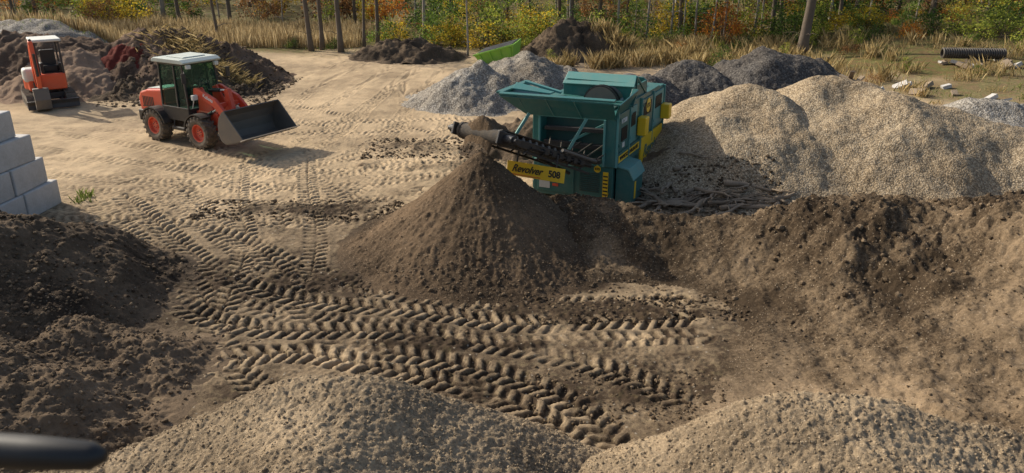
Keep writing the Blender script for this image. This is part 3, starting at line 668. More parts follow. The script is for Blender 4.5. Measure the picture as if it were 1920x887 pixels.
b=MB(); b.cyl(Bc.lerp(Hc,.05)+sv*.2-uv*.3,Bc.lerp(Hc,.45)+sv*.2-uv*.16,.04,seg=12); b.obj('lift_cylinder',P_blk,cv)
b=MB(); b.cyl(Bc+sv*.74+uv*.1,Bc.lerp(Hc,.42)+sv*.72+uv*.12,.035,seg=12); b.obj('fold_cylinder',P_stl,cv)
for i in range(4):
    x0=-1.7+.3*i; pts=[(x0,.2,1.5-.05*i),(x0+.1,-.2,1.2),(x0+.3,-.35,1.1),(x0+.5,-.1,1.25),(x0+.75,.3,1.45)]; b=MB().tube(pts,[.018]*5,6)
    b.obj('hydraulic_hose',P_rub,tm,smooth=True)
for a,c,w_,h_ in(((-1.9,.35,1.7),(-.35,.35,1.75),.12,.1),((-1.9,.3,1.35),(-.35,.3,1.35),.1,.14),((-1.8,-.1,1.14),(-.3,-.1,1.12),.14,.1)):
    MB().beam(a,c,w_,h_).obj('cross_member',P_blk,tm,.01)
nb=empty('name_board',(-1.12,-2.0,1.29),.0,tm); nb.rotation_euler=(math.radians(-8),math.radians(3),math.radians(4))
MB().box(-.66,.66,-.012,.012,-.155,.155).obj('board_panel',P_yel,nb,.008)
text('Revolver','lettering',nb,(-.20,-.018,.012),(R90,0,0),.225,P_ink,shear=.42,bold=.004,sx=.85)
text('508','lettering',nb,(.43,-.018,.0),(R90,0,0),.20,P_ink,shear=.0,bold=.006,sx=.9)
MB().box(-.6,.12,-.016,-.013,-.128,-.112).obj('underline',P_red,nb)
for s in(-.45,.45): MB().beam((s,0.02,.1),(s,.05,.42),.03,.03).obj('board_bracket',P_blk,nb)
HW=TM0+Matrix.Rotation(rotm,3,'Z')@Hc
dW=Matrix.Rotation(rotm,3,'Z')@dv; sW=Matrix.Rotation(rotm,3,'Z')@sv
n=46; V=[];T=[]
for j in range(n):
    for i in range(n):
        a=(i/(n-1)-.5)*2; c=j/(n-1)
        w=.33+.05*math.sin(c*9)
        p=HW+sW*a*w+dW*(-1.0+1.22*c)+Vector((0,0,.1+.26*(1-a*a)*math.sin(min(1,c*1.25+.15)*math.pi*.5)*(1-max(0,c-.8)*1.5)))
        if c>.85: p.z-=(c-.85)*3.2; 
        q=float(fbm(np.array([p.x]),np.array([p.y]),6,3,2)[0])
        V.append((p.x,p.y,p.z+.05*q-(.1 if abs(a)>.97 else 0))); T.append(.5)
V=np.array(V); idx=np.arange(n*n).reshape(n,n)
F=np.stack([idx[:-1,:-1].ravel(),idx[:-1,1:].ravel(),idx[1:,1:].ravel(),idx[1:,:-1].ravel()],1)
o=mkobj('soil_load',np_mesh('soil_load',V-np.array(HW),F,{'tone':T}),loc=HW,mats=[M_cone]); tag(o,'mound of brown soil riding on the conveyor head','soil')
# ------------------------------------------------------------------ wheel loader
ld=empty('wheel_loader',(-9.88,23.95,.0),math.atan2(-.52,.855)); tag(ld,'orange-red compact wheel loader with cab and raised bucket','wheel loader')
b=MB(); b.prism([(-2.02,.78),(-2.08,1.2),(-1.95,1.42),(-1.6,1.52),(-.72,1.6),(-.72,.78)],-.5,.5); b.obj('engine_hood',P_red,ld,.05)
b=MB(); b.prism([(-1.75,1.50),(-1.7,1.54),(-.85,1.615),(-.8,1.58)],-.36,.36); b.obj('hood_top_panel',P_roof,ld,.005)
b=MB(); b.cyl((-1.2,.3,1.5),(-1.2,.3,1.95),.035,seg=12); b.obj('exhaust_pipe',P_blk,ld)
b=MB(); b.box(-2.12,-1.5,-.56,.56,.5,.86); b.box(-1.9,-.2,-.3,.3,.4,.8); b.obj('counterweight',P_blk,ld,.04)
for s in(-1,1):
    b=MB(); b.box(-1.9,-1.25,s*.502-.004,s*.502+.004,.97,1.0)
    for i in range(7): b.box(-1.85+i*.08,-1.81+i*.08,s*.502-.006,s*.502+.006,1.0,1.3)
    b.obj('grille',P_ink,ld)
    b=MB(); b.box(-2.105,-2.07,s*.4-.08,s*.4+.08,1.0,1.12); b.obj('rear_light',P_wht,ld,.01)
    for cx,lo in((-1.05,15),(1.05,60)):
        pts=[(cx+.62*math.cos(t),.48+.60*math.sin(t)) for t in np.linspace(math.radians(lo),math.radians(165),12)]
        inn=[(cx+.58*math.cos(t),.48+.56*math.sin(t)) for t in np.linspace(math.radians(165),math.radians(lo),12)]
        MB().prism(pts+inn,s*.5,s*.84).obj('mudguard',P_blk,ld)
cab=empty('cab',(0,0,0),0,ld)
b=MB(); b.box(-.72,.5,-.62,.62,.72,1.12); b.box(-.3,.3,-.72,-.62,.45,.55); b.box(-.3,.3,.62,.72,.45,.55); b.beam((-.25,-.66,.5),(-.25,-.6,.8),.04,.04); b.beam((.25,-.66,.5),(.25,-.6,.8),.04,.04); b.obj('cab_base',P_blk,cab,.02)
b=MB()
for x,xt in((-.72,-.68),(.02,.02),(.5,.40)):
    for s in(-1,1): b.beam((x,s*.6,1.1),(xt,s*.57,2.46),.05,.06)
for s in(-1,1): b.beam((-.68,s*.57,2.44),(.40,s*.57,2.44),.06,.06); b.beam((-.72,s*.61,1.12),(.5,s*.61,1.12),.05,.06)
for x in(-.68,.40): b.beam((x,-.57,2.44),(x,.57,2.44),.06,.06)
b.obj('cab_frame',P_blk,cab,.008)
for s in(-1,1): 
    b=MB(); b.hexa([(-.7,s*.585,1.14),(.48,s*.585,1.14),(.40,s*.555,2.42),(-.66,s*.555,2.42)]+[(-.7,s*.575,1.14),(.48,s*.575,1.14),(.40,s*.545,2.42),(-.66,s*.545,2.42)]); b.obj('side_window',P_glass,cab)
b=MB(); b.hexa([(.5,-.56,1.14),(.5,.56,1.14),(.41,.54,2.42),(.41,-.54,2.42),(.49,-.56,1.14),(.49,.56,1.14),(.40,.54,2.42),(.40,-.54,2.42)]); b.obj('windscreen',P_glass,cab)
b=MB(); b.hexa([(-.71,-.56,1.2),(-.71,.56,1.2),(-.68,.54,2.42),(-.68,-.54,2.42),(-.70,-.56,1.2),(-.70,.56,1.2),(-.67,.54,2.42),(-.67,-.54,2.42)]); b.obj('rear_window',P_glass,cab)
b=MB(); b.prism([(-.86,2.47),(.62,2.47),(.66,2.52),(.5,2.6),(-.75,2.6),(-.86,2.54)],-.68,.68); b.box(-.5,.3,-.4,.4,2.59,2.63); b.obj('cab_roof',P_roof,cab,.03)
b=MB(); b.box(-.5,-.05,-.25,.25,1.1,1.3); b.box(-.55,-.42,-.25,.25,1.25,1.9); b.obj('seat',P_ink,cab,.05)
b=MB(); b.cyl((.35,0,1.1),(.2,0,1.55),.03); b.lathe([(.16,0),(.18,.02),(.2,0),(.18,-.02),(.16,0)],20,c=(.18,0,1.56)); b.obj('steering_wheel',P_ink,cab)
for s in(-1,1):
    b=MB(); b.beam((.5,s*.58,2.3),(.75,s*.78,2.2),.02,.02); b.box(.72,.76,s*.80-.07,s*.80+.07,1.95,2.25); b.obj('mirror',P_blk,cab,.01)
    b=MB(); b.box(.55,.66,s*.5-.07,s*.5+.07,2.33,2.45); b.obj('work_light',P_wht,cab,.015)
    b=MB(); b.beam((.62,s*.55,1.15),(.85,s*.62,1.5),.03,.03); b.box(.82,.92,s*.62-.09,s*.62+.09,1.45,1.6); b.obj('headlight',P_wht,ld,.02)
b=MB(); b.box(.4,1.45,-.34,.34,.5,1.05); b.prism([(.55,.9),(.62,1.72),(.82,1.78),(1.2,1.2),(1.35,.9)],-.30,-.24); b.prism([(.55,.9),(.62,1.72),(.82,1.78),(1.2,1.2),(1.35,.9)],.24,.30); b.obj('front_frame',P_red,ld,.015)
ap=[(.62,1.58),(.66,1.76),(.82,1.78),(1.55,1.52),(2.0,1.12),(2.28,.72),(2.22,.55),(2.05,.55),(1.85,.95),(1.45,1.28),(.8,1.55)]
for s in(-1,1):
    b=MB(); b.prism(ap,s*.42-.05,s*.42+.05); b.obj('lift_arm',P_red,ld,.015)
    b=MB(); b.cyl((.8,s*.34,.85),(1.25,s*.34,1.08),.055,seg=14); b.obj('lift_cylinder',P_blk,ld); 
    b=MB(); b.cyl((1.25,s*.34,1.08),(1.62,s*.34,1.27),.03,seg=12); b.obj('cylinder_rod',P_chr,ld)
b=MB(); b.prism([(1.5,1.15),(1.55,1.75),(1.7,1.78),(1.82,1.2),(1.75,.9),(1.6,.9)],-.07,.07); b.beam((1.65,0,1.0),(2.2,0,.95),.08,.08); b.box(1.5,1.62,-.42,.42,1.25,1.37); b.obj('tilt_linkage',P_red,ld,.012)
b=MB(); b.cyl((.8,0,1.65),(1.3,0,1.7),.06,seg=14); b.obj('tilt_cylinder',P_blk,ld)
b=MB(); b.cyl((1.3,0,1.7),(1.6,0,1.72),.03,seg=12); b.obj('cylinder_rod',P_chr,ld)
b=MB(); b.box(2.18,2.28,-.5,.5,.45,1.15); b.obj('quick_coupler',P_red,ld,.015)
text('Kubota','lettering',ld,(1.28,-.475,1.52),(R90,math.radians(20),0),.15,P_whtink,bold=.002)
bk=empty('bucket',(0,0,0),0,ld)
prof=[(3.30,.62),(2.95,.50),(2.55,.42),(2.38,.48),(2.30,.66),(2.30,.92),(2.38,1.15),(2.52,1.30),(2.62,1.36)]
b=MB(); W=1.02
for a,c in zip(prof[:-1],prof[1:]):
    nx,nz=(c[1]-a[1]),-(c[0]-a[0]); l=math.hypot(nx,nz); nx,nz=nx/l*.03,nz/l*.03
    b.hexa([(a[0],-W,a[1]),(c[0],-W,c[1]),(c[0],W,c[1]),(a[0],W,a[1]),(a[0]-nx,-W,a[1]-nz),(c[0]-nx,-W,c[1]-nz),(c[0]-nx,W,c[1]-nz),(a[0]-nx,W,a[1]-nz)])
b.obj('bucket_shell',P_stl,bk,0)
for s in(-1,1):
    b=MB(); b.prism(prof,s*W-.018,s*W+.018); b.obj('side_plate',P_stl,bk,.004)
b=MB(); b.hexa([(3.18,-W-.02,.555),(3.42,-W-.02,.655),(3.42,W+.02,.655),(3.18,W+.02,.555),(3.18,-W-.02,.595),(3.42,-W-.02,.68),(3.42,W+.02,.68),(3.18,W+.02,.595)]); b.obj('cutting_edge',P_chr,bk)
tmesh=tyre_mesh(.48,.38,.27,18,.035); rmesh=rim_mesh(.27,.38,P_red)
for x in(-1.05,1.05):
    for y in(-.66,.66):
        w=empty('wheel',(x,y,.50),0,ld); mkobj('tyre',tmesh,parent=w); mkobj('rim',rmesh,parent=w)
        w.rotation_euler=(0,random.random(),0)
for x in(-1.05,1.05): MB().cyl((x,-.6,.5),(x,.6,.5),.1).obj('axle',P_blk,ld)
# ------------------------------------------------------------------ mini excavator
ex=empty('mini_excavator',(-17.75,29.6,.0),math.radians(-54)); tag(ex,'orange mini excavator with canopy parked by mulch piles','excavator')
for s in(-1,1):
    b=MB(); st=[(.75+.25*math.cos(t),.25+.25*math.sin(t)) for t in np.linspace(-R90,R90,9)]+[(-.75+.25*math.cos(t),.25+.25*math.sin(t)) for t in np.linspace(R90,3*R90,9)]
    b.prism(st,s*.65-.17,s*.65+.17)
    for i in range(18):
        x=-.8+i*.094; b.box(x,x+.04,s*.65-.17,s*.65+.17,.495,.525)
    for i in range(5): b.cyl((-.6+.3*i,s*.65-.18,.2),(-.6+.3*i,s*.65+.18,.2),.09,seg=12)
    b.obj('crawler_track',P_rub,ex,.01)
b=MB(); b.box(-.5,.5,-.5,.5,.25,.5); b.cyl((0,0,.5),(0,0,.62),.35,seg=24); b.beam((.4,.35,.3),(1.2,.35,.25),.08,.1); b.beam((.4,-.35,.3),(1.2,-.35,.25),.08,.1); b.obj('undercarriage',P_blk,ex,.02)
b=MB(); b.prism([(1.18,.03),(1.26,.05),(1.22,.20),(1.26,.34),(1.18,.36),(1.16,.2)],-.85,.85); b.obj('dozer_blade',P_blk,ex,.01)
b=MB(); pl=[(.7*math.cos(t)-.15,.72*math.sin(t)) for t in np.linspace(math.radians(60),math.radians(300),16)]+[(.6,-.62),(.6,.62)]
b.prism(pl,.62,1.2,ax='z'); b.obj('upper_body',P_org,ex,.04)
b=MB(); pl2=[(.74*math.cos(t)-.17,.76*math.sin(t)) for t in np.linspace(math.radians(110),math.radians(250),12)]+[(-.4,-.5),(-.4,.5)]
b.prism(pl2,.7,1.1,ax='z'); b.obj('counterweight',P_wht,ex,.03)
b=MB(); b.box(.0,.62,-.74,-.3,.95,1.45); b.obj('side_tank_cover',P_wht,ex,.1)
b=MB(); b.box(-.3,.1,0,.5,1.2,1.45); b.box(-.38,-.22,0,.5,1.4,2.0); b.box(.0,.4,-.12,.0,1.2,1.6);b.box(.0,.4,.5,.6,1.2,1.55); b.box(-.3,.4,-.1,.6,1.15,1.22); b.obj('seat',P_ink,ex,.04)
for x in(-.5,.55):
    for y in(-.18,.6): MB().beam((x,y,1.2),(x*.9,y,2.38),.06,.06).obj('canopy_post',P_blk,ex)
b=MB(); b.box(-.62,.68,-.3,.7,2.37,2.47); b.obj('canopy_roof',P_wht,ex,.03)
yb=-.36
b=MB(); b.box(.5,.85,yb-.12,yb+.12,.6,.95); b.obj('swing_bracket',P_blk,ex,.02)
b=MB(); b.prism([(.7,.75),(.62,.95),(.75,1.6),(1.05,2.2),(1.35,2.42),(1.45,2.3),(1.2,2.05),(.98,1.55),(.85,.8)],yb-.08,yb+.08); b.obj('boom',P_org,ex,.015)
b=MB(); b.prism([(1.3,2.55),(1.5,2.5),(1.62,1.6),(1.55,.75),(1.42,.75),(1.38,1.6),(1.28,2.3)],yb-.07,yb+.07); b.obj('dipper_arm',P_org,ex,.015)
for a,c,r in(((.85,yb,.9),(.95,yb,1.4),.05),((1.05,yb,2.35),(1.4,yb,2.55),.05),((1.68,yb,2.1),(1.66,yb,1.3),.045)): MB().cyl(a,c,r).obj('hydraulic_cylinder',P_blk,ex)
b=MB(); b.prism([(1.35,.85),(1.6,.85),(1.72,.45),(1.6,.1),(1.35,.02),(1.15,.15),(1.18,.25),(1.38,.2),(1.5,.3),(1.5,.5),(1.35,.65)],yb-.25,yb+.25); b.obj('digging_bucket',P_stl,ex,.01)
# ------------------------------------------------------------------ concrete blocks
blkme=MB().box(-.6,.6,-.3,.3,0,.6).mesh('concrete_block',[P_conc])
for lvl,yend in enumerate((17.8,17.62,17.38,17.1)):
    for j in range(4):
        yc=yend-.6-1.215*j
        o=bpy.data.objects.new('concrete_block',blkme); COL.objects.link(o)
        o.location=(-11.25-.07*lvl+.03*random.uniform(-1,1)-.05*((17-yc)),yc,-.02+.603*lvl); o.rotation_euler=(0,0,R90+math.radians(random.uniform(-3,3))-.05)
        bv=o.modifiers.new('b','BEVEL'); bv.width=.03; bv.segments=2
        tag(o,'large pale grey concrete retaining block in stepped wall','concrete block','stacked concrete wall blocks')
# ------------------------------------------------------------------ misc things
def gz(x,y): return float(Hall(np.array([x]),np.array([y]))[0])
bn=empty('skip_bin',(-.5,40.2,gz(-.5,40.2)-.12),math.radians(-20)); bn.rotation_euler=(.12,-.22,math.radians(-20)); tag(bn,'lime green steel skip bin tilted beside grey gravel','skip bin')
b=MB(); b.hexa([(-.8,-.5,.1),(.8,-.5,.1),(.8,.5,.1),(-.8,.5,.1),(-1.1,-.7,.85),(1.1,-.7,1.0),(1.1,.7,1.0),(-1.1,.7,.85)]); b.obj('bin_shell',P_lime,bn,.01)
b=MB()
for x in(-.7,-.2,.3,.8): b.beam((x*.9,-.53,.12),(x*1.15,-.74,.9),.06,.05)
b.beam((-1.12,-.74,.86),(1.12,-.74,1.01),.07,.07); b.obj('bin_ribs',P_lime,bn)
b=MB(); b.hexa([(-.95,-.6,.88),(1,-.6,1.012),(1,.6,1.012),(-.95,.6,.88),(-.95,-.6,.90),(1,-.6,1.03),(1,.6,1.03),(-.95,.6,.9)]); b.obj('bin_shade_sheet',P_ink,bn)  # black sheet over the solid shell; its colour stands for shade inside
b=MB(); pr=[]
for i in range(27):
    y=-1.3+i*.1; pr+=[(.20,y),(.245,y+.02),(.245,y+.06),(.20,y+.08)]
pr+=[(.17,1.38),(.17,-1.3),(.20,-1.3)]
b.lathe(pr,24); me=b.mesh('drain_pipe',[P_pipe]); x,y=20.9,35.6
o=mkobj('drain_pipe',me,loc=(x,y,gz(x,y)+.42),rotz=R90-.12); tag(o,'black corrugated drain pipe lying on rubble','drain pipe')
pb=empty('stone_pallet',(16.9,26.0,gz(16.9,26)),.3); tag(pb,'wooden pallet stacked with pale paving stones','pallet of stone')
b=MB()
for i in range(6): b.box(-.6,.6,-.6+i*.21,-.47+i*.21,.11,.14)
for y in(-.55,0,.5): b.box(-.6,.6,y-.04,y+.06,0,.11)
b.obj('pallet',P_wood,pb)
b=MB()
for k in range(3):
    for i in range(4):
        for j in range(3): b.box(-.58+i*.29,-.30+i*.29,-.55+j*.37,-.2+j*.37,.145+k*.15,.285+k*.15)
b.obj('paving_stones',P_wht,pb,.01)
rm=[]
for k in range(4):
    b=MB(); a,c,d=random.uniform(.25,.6),random.uniform(.2,.4),random.uniform(.08,.2)
    b.hexa([(x*(1+.25*random.random()),y*(1+.25*random.random()),z*(1+.2*random.random())) for x,y,z in((-a,-c,-d),(a,-c,-d),(a,c,-d),(-a,c,-d),(-a,-c,d),(a,-c,d),(a,c,d),(-a,c,d))]); rm.append(b.mesh('rubble_slab',[P_wood if k%2 else P_conc]))
for i in range(34):
    x,y=random.choice([(random.uniform(11.2,14.0),random.uniform(26.5,28.5)),(random.uniform(19.4,22.2),random.uniform(34.4,36.0)),(random.uniform(19.4,22.2),random.uniform(34.4,36.0)),(random.uniform(16,19.5),random.uniform(29,33))])
    o=mkobj('rubble_slab',rm[i%4],loc=(x,y,gz(x,y)+.08)); o.rotation_euler=(random.uniform(-.5,.5),random.uniform(-.5,.5),random.uniform(0,6)); s=random.uniform(.25,.6); o.scale=(s,s,s)
    tag(o,'broken slab piece lying in rough grass','rubble','rubble along the slope')
pm=MB().box(-.9,.9,-.08,.08,-.025,.025).mesh('plank',[P_wood])
for x,y,a,e in((11.8,27.2,.6,-.5),(12.4,27.5,2.2,-.25),(12.1,27.8,1.2,.35),(14.6,29.5,.2,.1),(3.0,33.5,.4,.2),(3.6,34,-.3,.1)):
    o=mkobj('plank',pm,loc=(x,y,gz(x,y)+.25)); o.rotation_euler=(0,e,a); tag(o,'weathered wooden plank on rubble','plank','loose planks')
brm=[]
for k in range(5):
    b=MB(); n=9; p=Vector((0,0,0)); d=Vector((1,0,0)); pts=[];rs=[]
    for i in range(n):
        pts.append(tuple(p)); rs.append(.048*(1-i/n)+.009); p=p+d*.15; d=(d+Vector((0,random.uniform(-.6,.6),random.uniform(-.18,.2)))).normalized()
    b.tube(pts,rs,7)
    for j in(3,5): 
        q=Vector(pts[j]); b.tube([q,q+Vector((.12,.15,.06)),q+Vector((.3,.22,.05))],[.024,.016,.008],6)
    brm.append(b.mesh('branch',[P_wood],True))
for i in range(74):
    x=random.uniform(2.9,6.6) if i%3 else random.gauss(4.4,.5); y=random.gauss(17.45,.5)-.06*(x-4.5)
    o=mkobj('branch',brm[i%5],loc=(x,y,gz(x,y)+random.uniform(.04,.12)),rotz=random.uniform(-1.3,1.1)+random.choice((0,math.pi))); s=random.choice((.35,.5,.7,1.0,1.25)); o.scale=(s,s,s); o.rotation_euler[1]=random.uniform(-.14,.04)
    tag(o,'broken root or branch lying on dark soil','branch','roots screened out beside the machine')
b=MB(); b.tube([(-1.4,.78,5.49),(-.9,.70,5.505),(-.50,.668,5.50),(-.435,.664,5.499),(-.42,.663,5.499)],[.019,.019,.0185,.015,.006],14); b.cyl((-1.3,.76,5.49),(-1.3,.76,0),.018); 
o=b.obj('handrail',P_ink,None,smooth=True); tag(o,'matte black rail bar on a post','handrail')
# ------------------------------------------------------------------ vegetation
B_bark=paint_mat('bark',(.11,.085,.062),.95,dust=.5,dustc=(.22,.18,.14),scale=4)
B_bark2=paint_mat('pale_bark',(.32,.28,.23),.95,dust=.5,dustc=(.12,.1,.08),scale=4)
LM={'yellow':leaf_mat('yellow_leaves',[(0,(.12,.09,.015)),(.4,(.50,.34,.03)),(.8,(.76,.55,.05)),(1,(.42,.46,.07))]),
 'orange':leaf_mat('orange_leaves',[(0,(.12,.045,.015)),(.5,(.50,.17,.03)),(1,(.70,.36,.05))]),
 'green':leaf_mat('green_leaves',[(0,(.018,.035,.01)),(.5,(.085,.15,.025)),(1,(.23,.31,.05))]),
 'lime':leaf_mat('lime_leaves',[(0,(.05,.075,.015)),(.5,(.25,.31,.045)),(1,(.52,.50,.08))]),
 'brown':leaf_mat('russet_leaves',[(0,(.05,.028,.014)),(.5,(.25,.12,.04)),(1,(.45,.25,.1))])}
def leaves(centres,per,spread,s0,s1):
    c=np.repeat(np.asarray(centres),per,0); n=len(c)
    p=c+rng.normal(0,1,(n,3))*spread
    a=rng.normal(0,1,(n,3)); a/=np.linalg.norm(a,axis=1)[:,None]
    r=rng.normal(0,1,(n,3)); q=np.cross(a,r); q/=np.linalg.norm(q,axis=1)[:,None]
    s=rng.uniform(s0,s1,(n,1))
    V=np.stack([p-a*s,p-q*s*.55,p+a*s,p+q*s*.55],1)
    return V.reshape(-1,3),np.repeat(np.clip(.5+.22*rng.normal(0,1,n)+np.repeat(rng.normal(0,.16,len(centres)),per),0,1),4)
def leaf_mesh(name,V,r,mats):
    F=np.arange(len(V)).reshape(-1,4); me=np_mesh(name,V,F,{'rnd':r},smooth=False)
    for m in mats: me.materials.append(m)
    return me
def bush_mesh(col,rx,h,ncl,per,ls=(.05,.1)):
    cs=[]
    st=MB()
    for i in range(ncl):
        t=random.uniform(0,6.28); rr=rx*math.sqrt(random.random()); z=h*(.12+.85*random.random())*(1-.45*(rr/rx)**2)
        cs.append((rr*math.cos(t),rr*math.sin(t),z))
        if i%2==0: st.tube([(rr*.15*math.cos(t),rr*.15*math.sin(t),-.1),(rr*.6*math.cos(t),rr*.6*math.sin(t),z*.6),(rr*math.cos(t),rr*math.sin(t),z*1.15)],[.025,.016,.006],4)
    V,r=leaves(cs,per,np.array([.22,.22,.17])*max(.8,rx/1.2),*ls)
    nV=len(st.v); allV=np.concatenate([np.array(st.v),V]); 
    me=bpy.data.meshes.new('bush')
    fs=[list(f) for f in st.f]+(np.arange(len(V)).reshape(-1,4)+nV).tolist()
    me.from_pydata(allV.tolist(),[],fs); me.materials.append(LM[col]); me.materials.append(B_bark)
    me.polygons.foreach_set('material_index',[1]*len(st.f)+[0]*(len(V)//4))
    at=me.attributes.new('rnd','FLOAT','POINT'); at.data.foreach_set('value',np.concatenate([np.full(nV,.5),r]).astype(np.float32))
    return me
BM={c:[bush_mesh(c,1.2,2.2,26,36),bush_mesh(c,1.5,3.2,34,34,(.06,.11)),bush_mesh(c,.9,2.6,14,40,(.05,.09))] for c in LM}
def tree_mesh(col,H,r,seedlean=0,crown0=.35,bark=B_bark,nl=2200):
    t=MB(); pts=[];rs=[];n=10; x=y=0; lx,ly=random.uniform(-.03,.03)+seedlean,random.uniform(-.03,.03)
    for i in range(n+1):
        z=-.3+(H+.3)*i/n; pts.append((x,y,z)); rs.append(r*(1-.85*i/n)*(1.35 if i==0 else 1)); x+=lx*H/n+random.uniform(-.04,.04)*H/n; y+=ly*H/n+random.uniform(-.04,.04)*H/n
    t.tube(pts,rs,9); cs=[]
    for k in range(15):
        f=crown0+(.97-crown0)*k/14; i=int(f*n); p=Vector(pts[i]).lerp(Vector(pts[min(i+1,n)]),f*n-i)
        a=random.uniform(0,6.28); l=H*.22*(1.15-f)+.5
        d=Vector((math.cos(a),math.sin(a),.55)); m1=p+d*l*.5; m2=m1+Vector((math.cos(a+.3),math.sin(a+.3),.35))*l*.5
        t.tube([p,m1,m2],[r*.3*(1.1-f),r*.2*(1.1-f),.01],5); cs+= [tuple(m1),tuple(m2),tuple(m1.lerp(m2,.5)+Vector((random.uniform(-.5,.5),random.uniform(-.5,.5),.3)))]
    for k in range(5):
        f=random.uniform(.08,crown0); i=int(f*n); p=Vector(pts[i]); a=random.uniform(0,6.28); t.tube([p,p+Vector((math.cos(a)*.5,math.sin(a)*.5,.2)),p+Vector((math.cos(a)*1.0,math.sin(a)*1.0,.15))],[.02,.012,.004],4)
    V,rn=leaves(cs,nl//len(cs),.48,.08,.15)
    return t.mesh('trunk',[bark],True),leaf_mesh('crown',V,rn,[LM[col]])
TM=[tree_mesh(c,h,r,0,.4,bk_,nl) for c,h,r,bk_,nl in (('yellow',10,.13,B_bark,800),('orange',9,.11,B_bark,700),('green',11,.17,B_bark,800),('lime',8,.09,B_bark2,700),('brown',10,.15,B_bark,600),('yellow',7,.06,B_bark2,500),('yellow',11,.16,B_bark2,700))]
cname=['yellow','orange','green','yellow-green','russet','yellow','yellow']
def put_tree(i,x,y,s=1.,lab=None,rz=None,tilt=0):
    e=empty('tree',(x,y,float(G0(np.array([x]),np.array([y]))[0])),random.uniform(0,6.28) if rz is None else rz); e.scale=(s,s,s); e.rotation_euler[1]=tilt
    mkobj('trunk',TM[i][0],parent=e); mkobj('crown',TM[i][1],parent=e)
    tag(e,lab or 'slender autumn tree with %s leaves at the wood edge'%cname[i],'tree','autumn trees of the wood')
for k in range(175):
    y=47+44*random.random()**1.3; x=random.uniform(-.72,.72)*y
    if x<-6 and y<54: continue
    if x>-3 and y<48.5: continue
    put_tree(random.choice([0,1,2,3,4,5,6,5,3,5]),x,y,random.uniform(.8,1.25))
def pole(x,y,r,lean,H=12,pale=False,rz=0):
    TM.append(tree_mesh('yellow',H,r,lean,.5,B_bark2 if pale else B_bark,360)); cname.append('yellow')
    put_tree(len(TM)-1,x,y,1.,'bare slender trunk standing alone at the yard edge',rz=0)
pole(-17.6,47.5,.10,-.04); pole(-11.3,44.5,.15,-.09); pole(-10.8,44.9,.13,-.02); pole(-9.5,43.8,.16,-.02); pole(-7.9,46.5,.12,.0); pole(-5.2,47.5,.11,.01,pale=True); pole(-2.4,42.6,.06,.01,9,True); pole(14.9,40.5,.28,.06,14)
pole(8.0,47,.08,-.02,10,True); pole(9.6,48,.07,.02,10,True); pole(11.5,46,.07,.05,10,True); pole(-8.6,46,.09,.03,10)
for x,y in((10.2,47.2),(11.0,47.6),(12.6,47),(13.4,48),(6.4,47.8),(3.5,47.6),(17.4,47.6),(19.2,48.4),(21.4,48),(14.6,47.8),(24.6,48.8)):
    put_tree(random.choice((3,5)),x,y,random.uniform(.8,1.1),'thin pale sapling rising from shrubs')
blab={'yellow':'yellow autumn shrub','orange':'orange-leaved autumn shrub','green':'dense green shrub','lime':'yellow-green leafy shrub','brown':'russet half-bare shrub'}
def put_bush(c,x,y,s):
    o=mkobj('bush',BM[c][random.randint(0,2)],loc=(x,y,float(G0(np.array([x]),np.array([y]))[0])-.05),rotz=random.uniform(0,6.28)); o.scale=(s*random.uniform(.9,1.2),s*random.uniform(.9,1.2),s*random.uniform(.7,1.2))
    tag(o,blab[c]+' growing at the wood edge','bush','shrubs along the wood')
for k in range(285):
    y=46.0+34*random.random()**1.5; x=random.uniform(-.72,.74)*y
    if x<-7 and y<54: continue
    c=random.choices(['yellow','orange','green','lime','brown'],[2.6,1.5,4.4,2.4,1.8] if x>-8 else [2.4,1.6,2,1.2,4])[0]
    put_bush(c,x,y,random.uniform(.5,1.25)*(1 if y>52 else .85))
for x,y,c,s in((-1.6,45.5,'yellow',1.0),(-.2,46.2,'lime',1.0),(-3.6,46.6,'yellow',1.1),(1.5,46.6,'yellow',1.0),(.6,44.6,'lime',.6),(5.2,46,'lime',1.0),(7.2,46.5,'green',.9),(9.8,46.8,'green',.8),(12.2,45.8,'orange',.75),(17,46,'lime',.9),(22,45,'green',.8),(24,42,'lime',.8),(27,44,'lime',1.0),(19.5,43,'green',.6),(28,41,'yellow',.8),(-12.6,45.3,'green',.3),(-10.2,45,'green',.3),(13.6,39.6,'lime',.45),(10.2,38.6,'green',.4),(24.5,37.5,'lime',.6),(22.6,33.0,'lime',.4),(2.0,39.6,'lime',.35),(-19.5,44,'green',.4),(-7.6,47,'green',.7),(-5.5,47.5,'green',.8),
   (6.2,44.6,'yellow',.5),(8.4,44.8,'lime',.55),(16.4,43.5,'lime',.55),(18.5,45,'yellow',.8),(20.6,46,'yellow',.8),(25.5,46,'orange',.8),(11.2,42.6,'lime',.35),(18.0,38.6,'green',.3),(26.5,39,'green',.5),(20,33.5,'green',.28),(17.6,35,'lime',.3),
   (12.8,43.6,'green',.6),(9.2,43,'orange',.35),(15.8,45.2,'green',.8),(18.2,42,'lime',.5),(21.4,42.6,'orange',.5),(23.4,44,'green',.9),(26.2,42,'lime',.8),(23,39.6,'green',.45),(6.8,42.4,'lime',.3),(13.2,37.2,'green',.25),(11.2,45.2,'lime',.7),(28.5,45,'green',1.),(17.2,40.2,'brown',.35),(25,35,'green',.35),(15.6,33.5,'brown',.22)):
    put_bush(c,x,y,s)
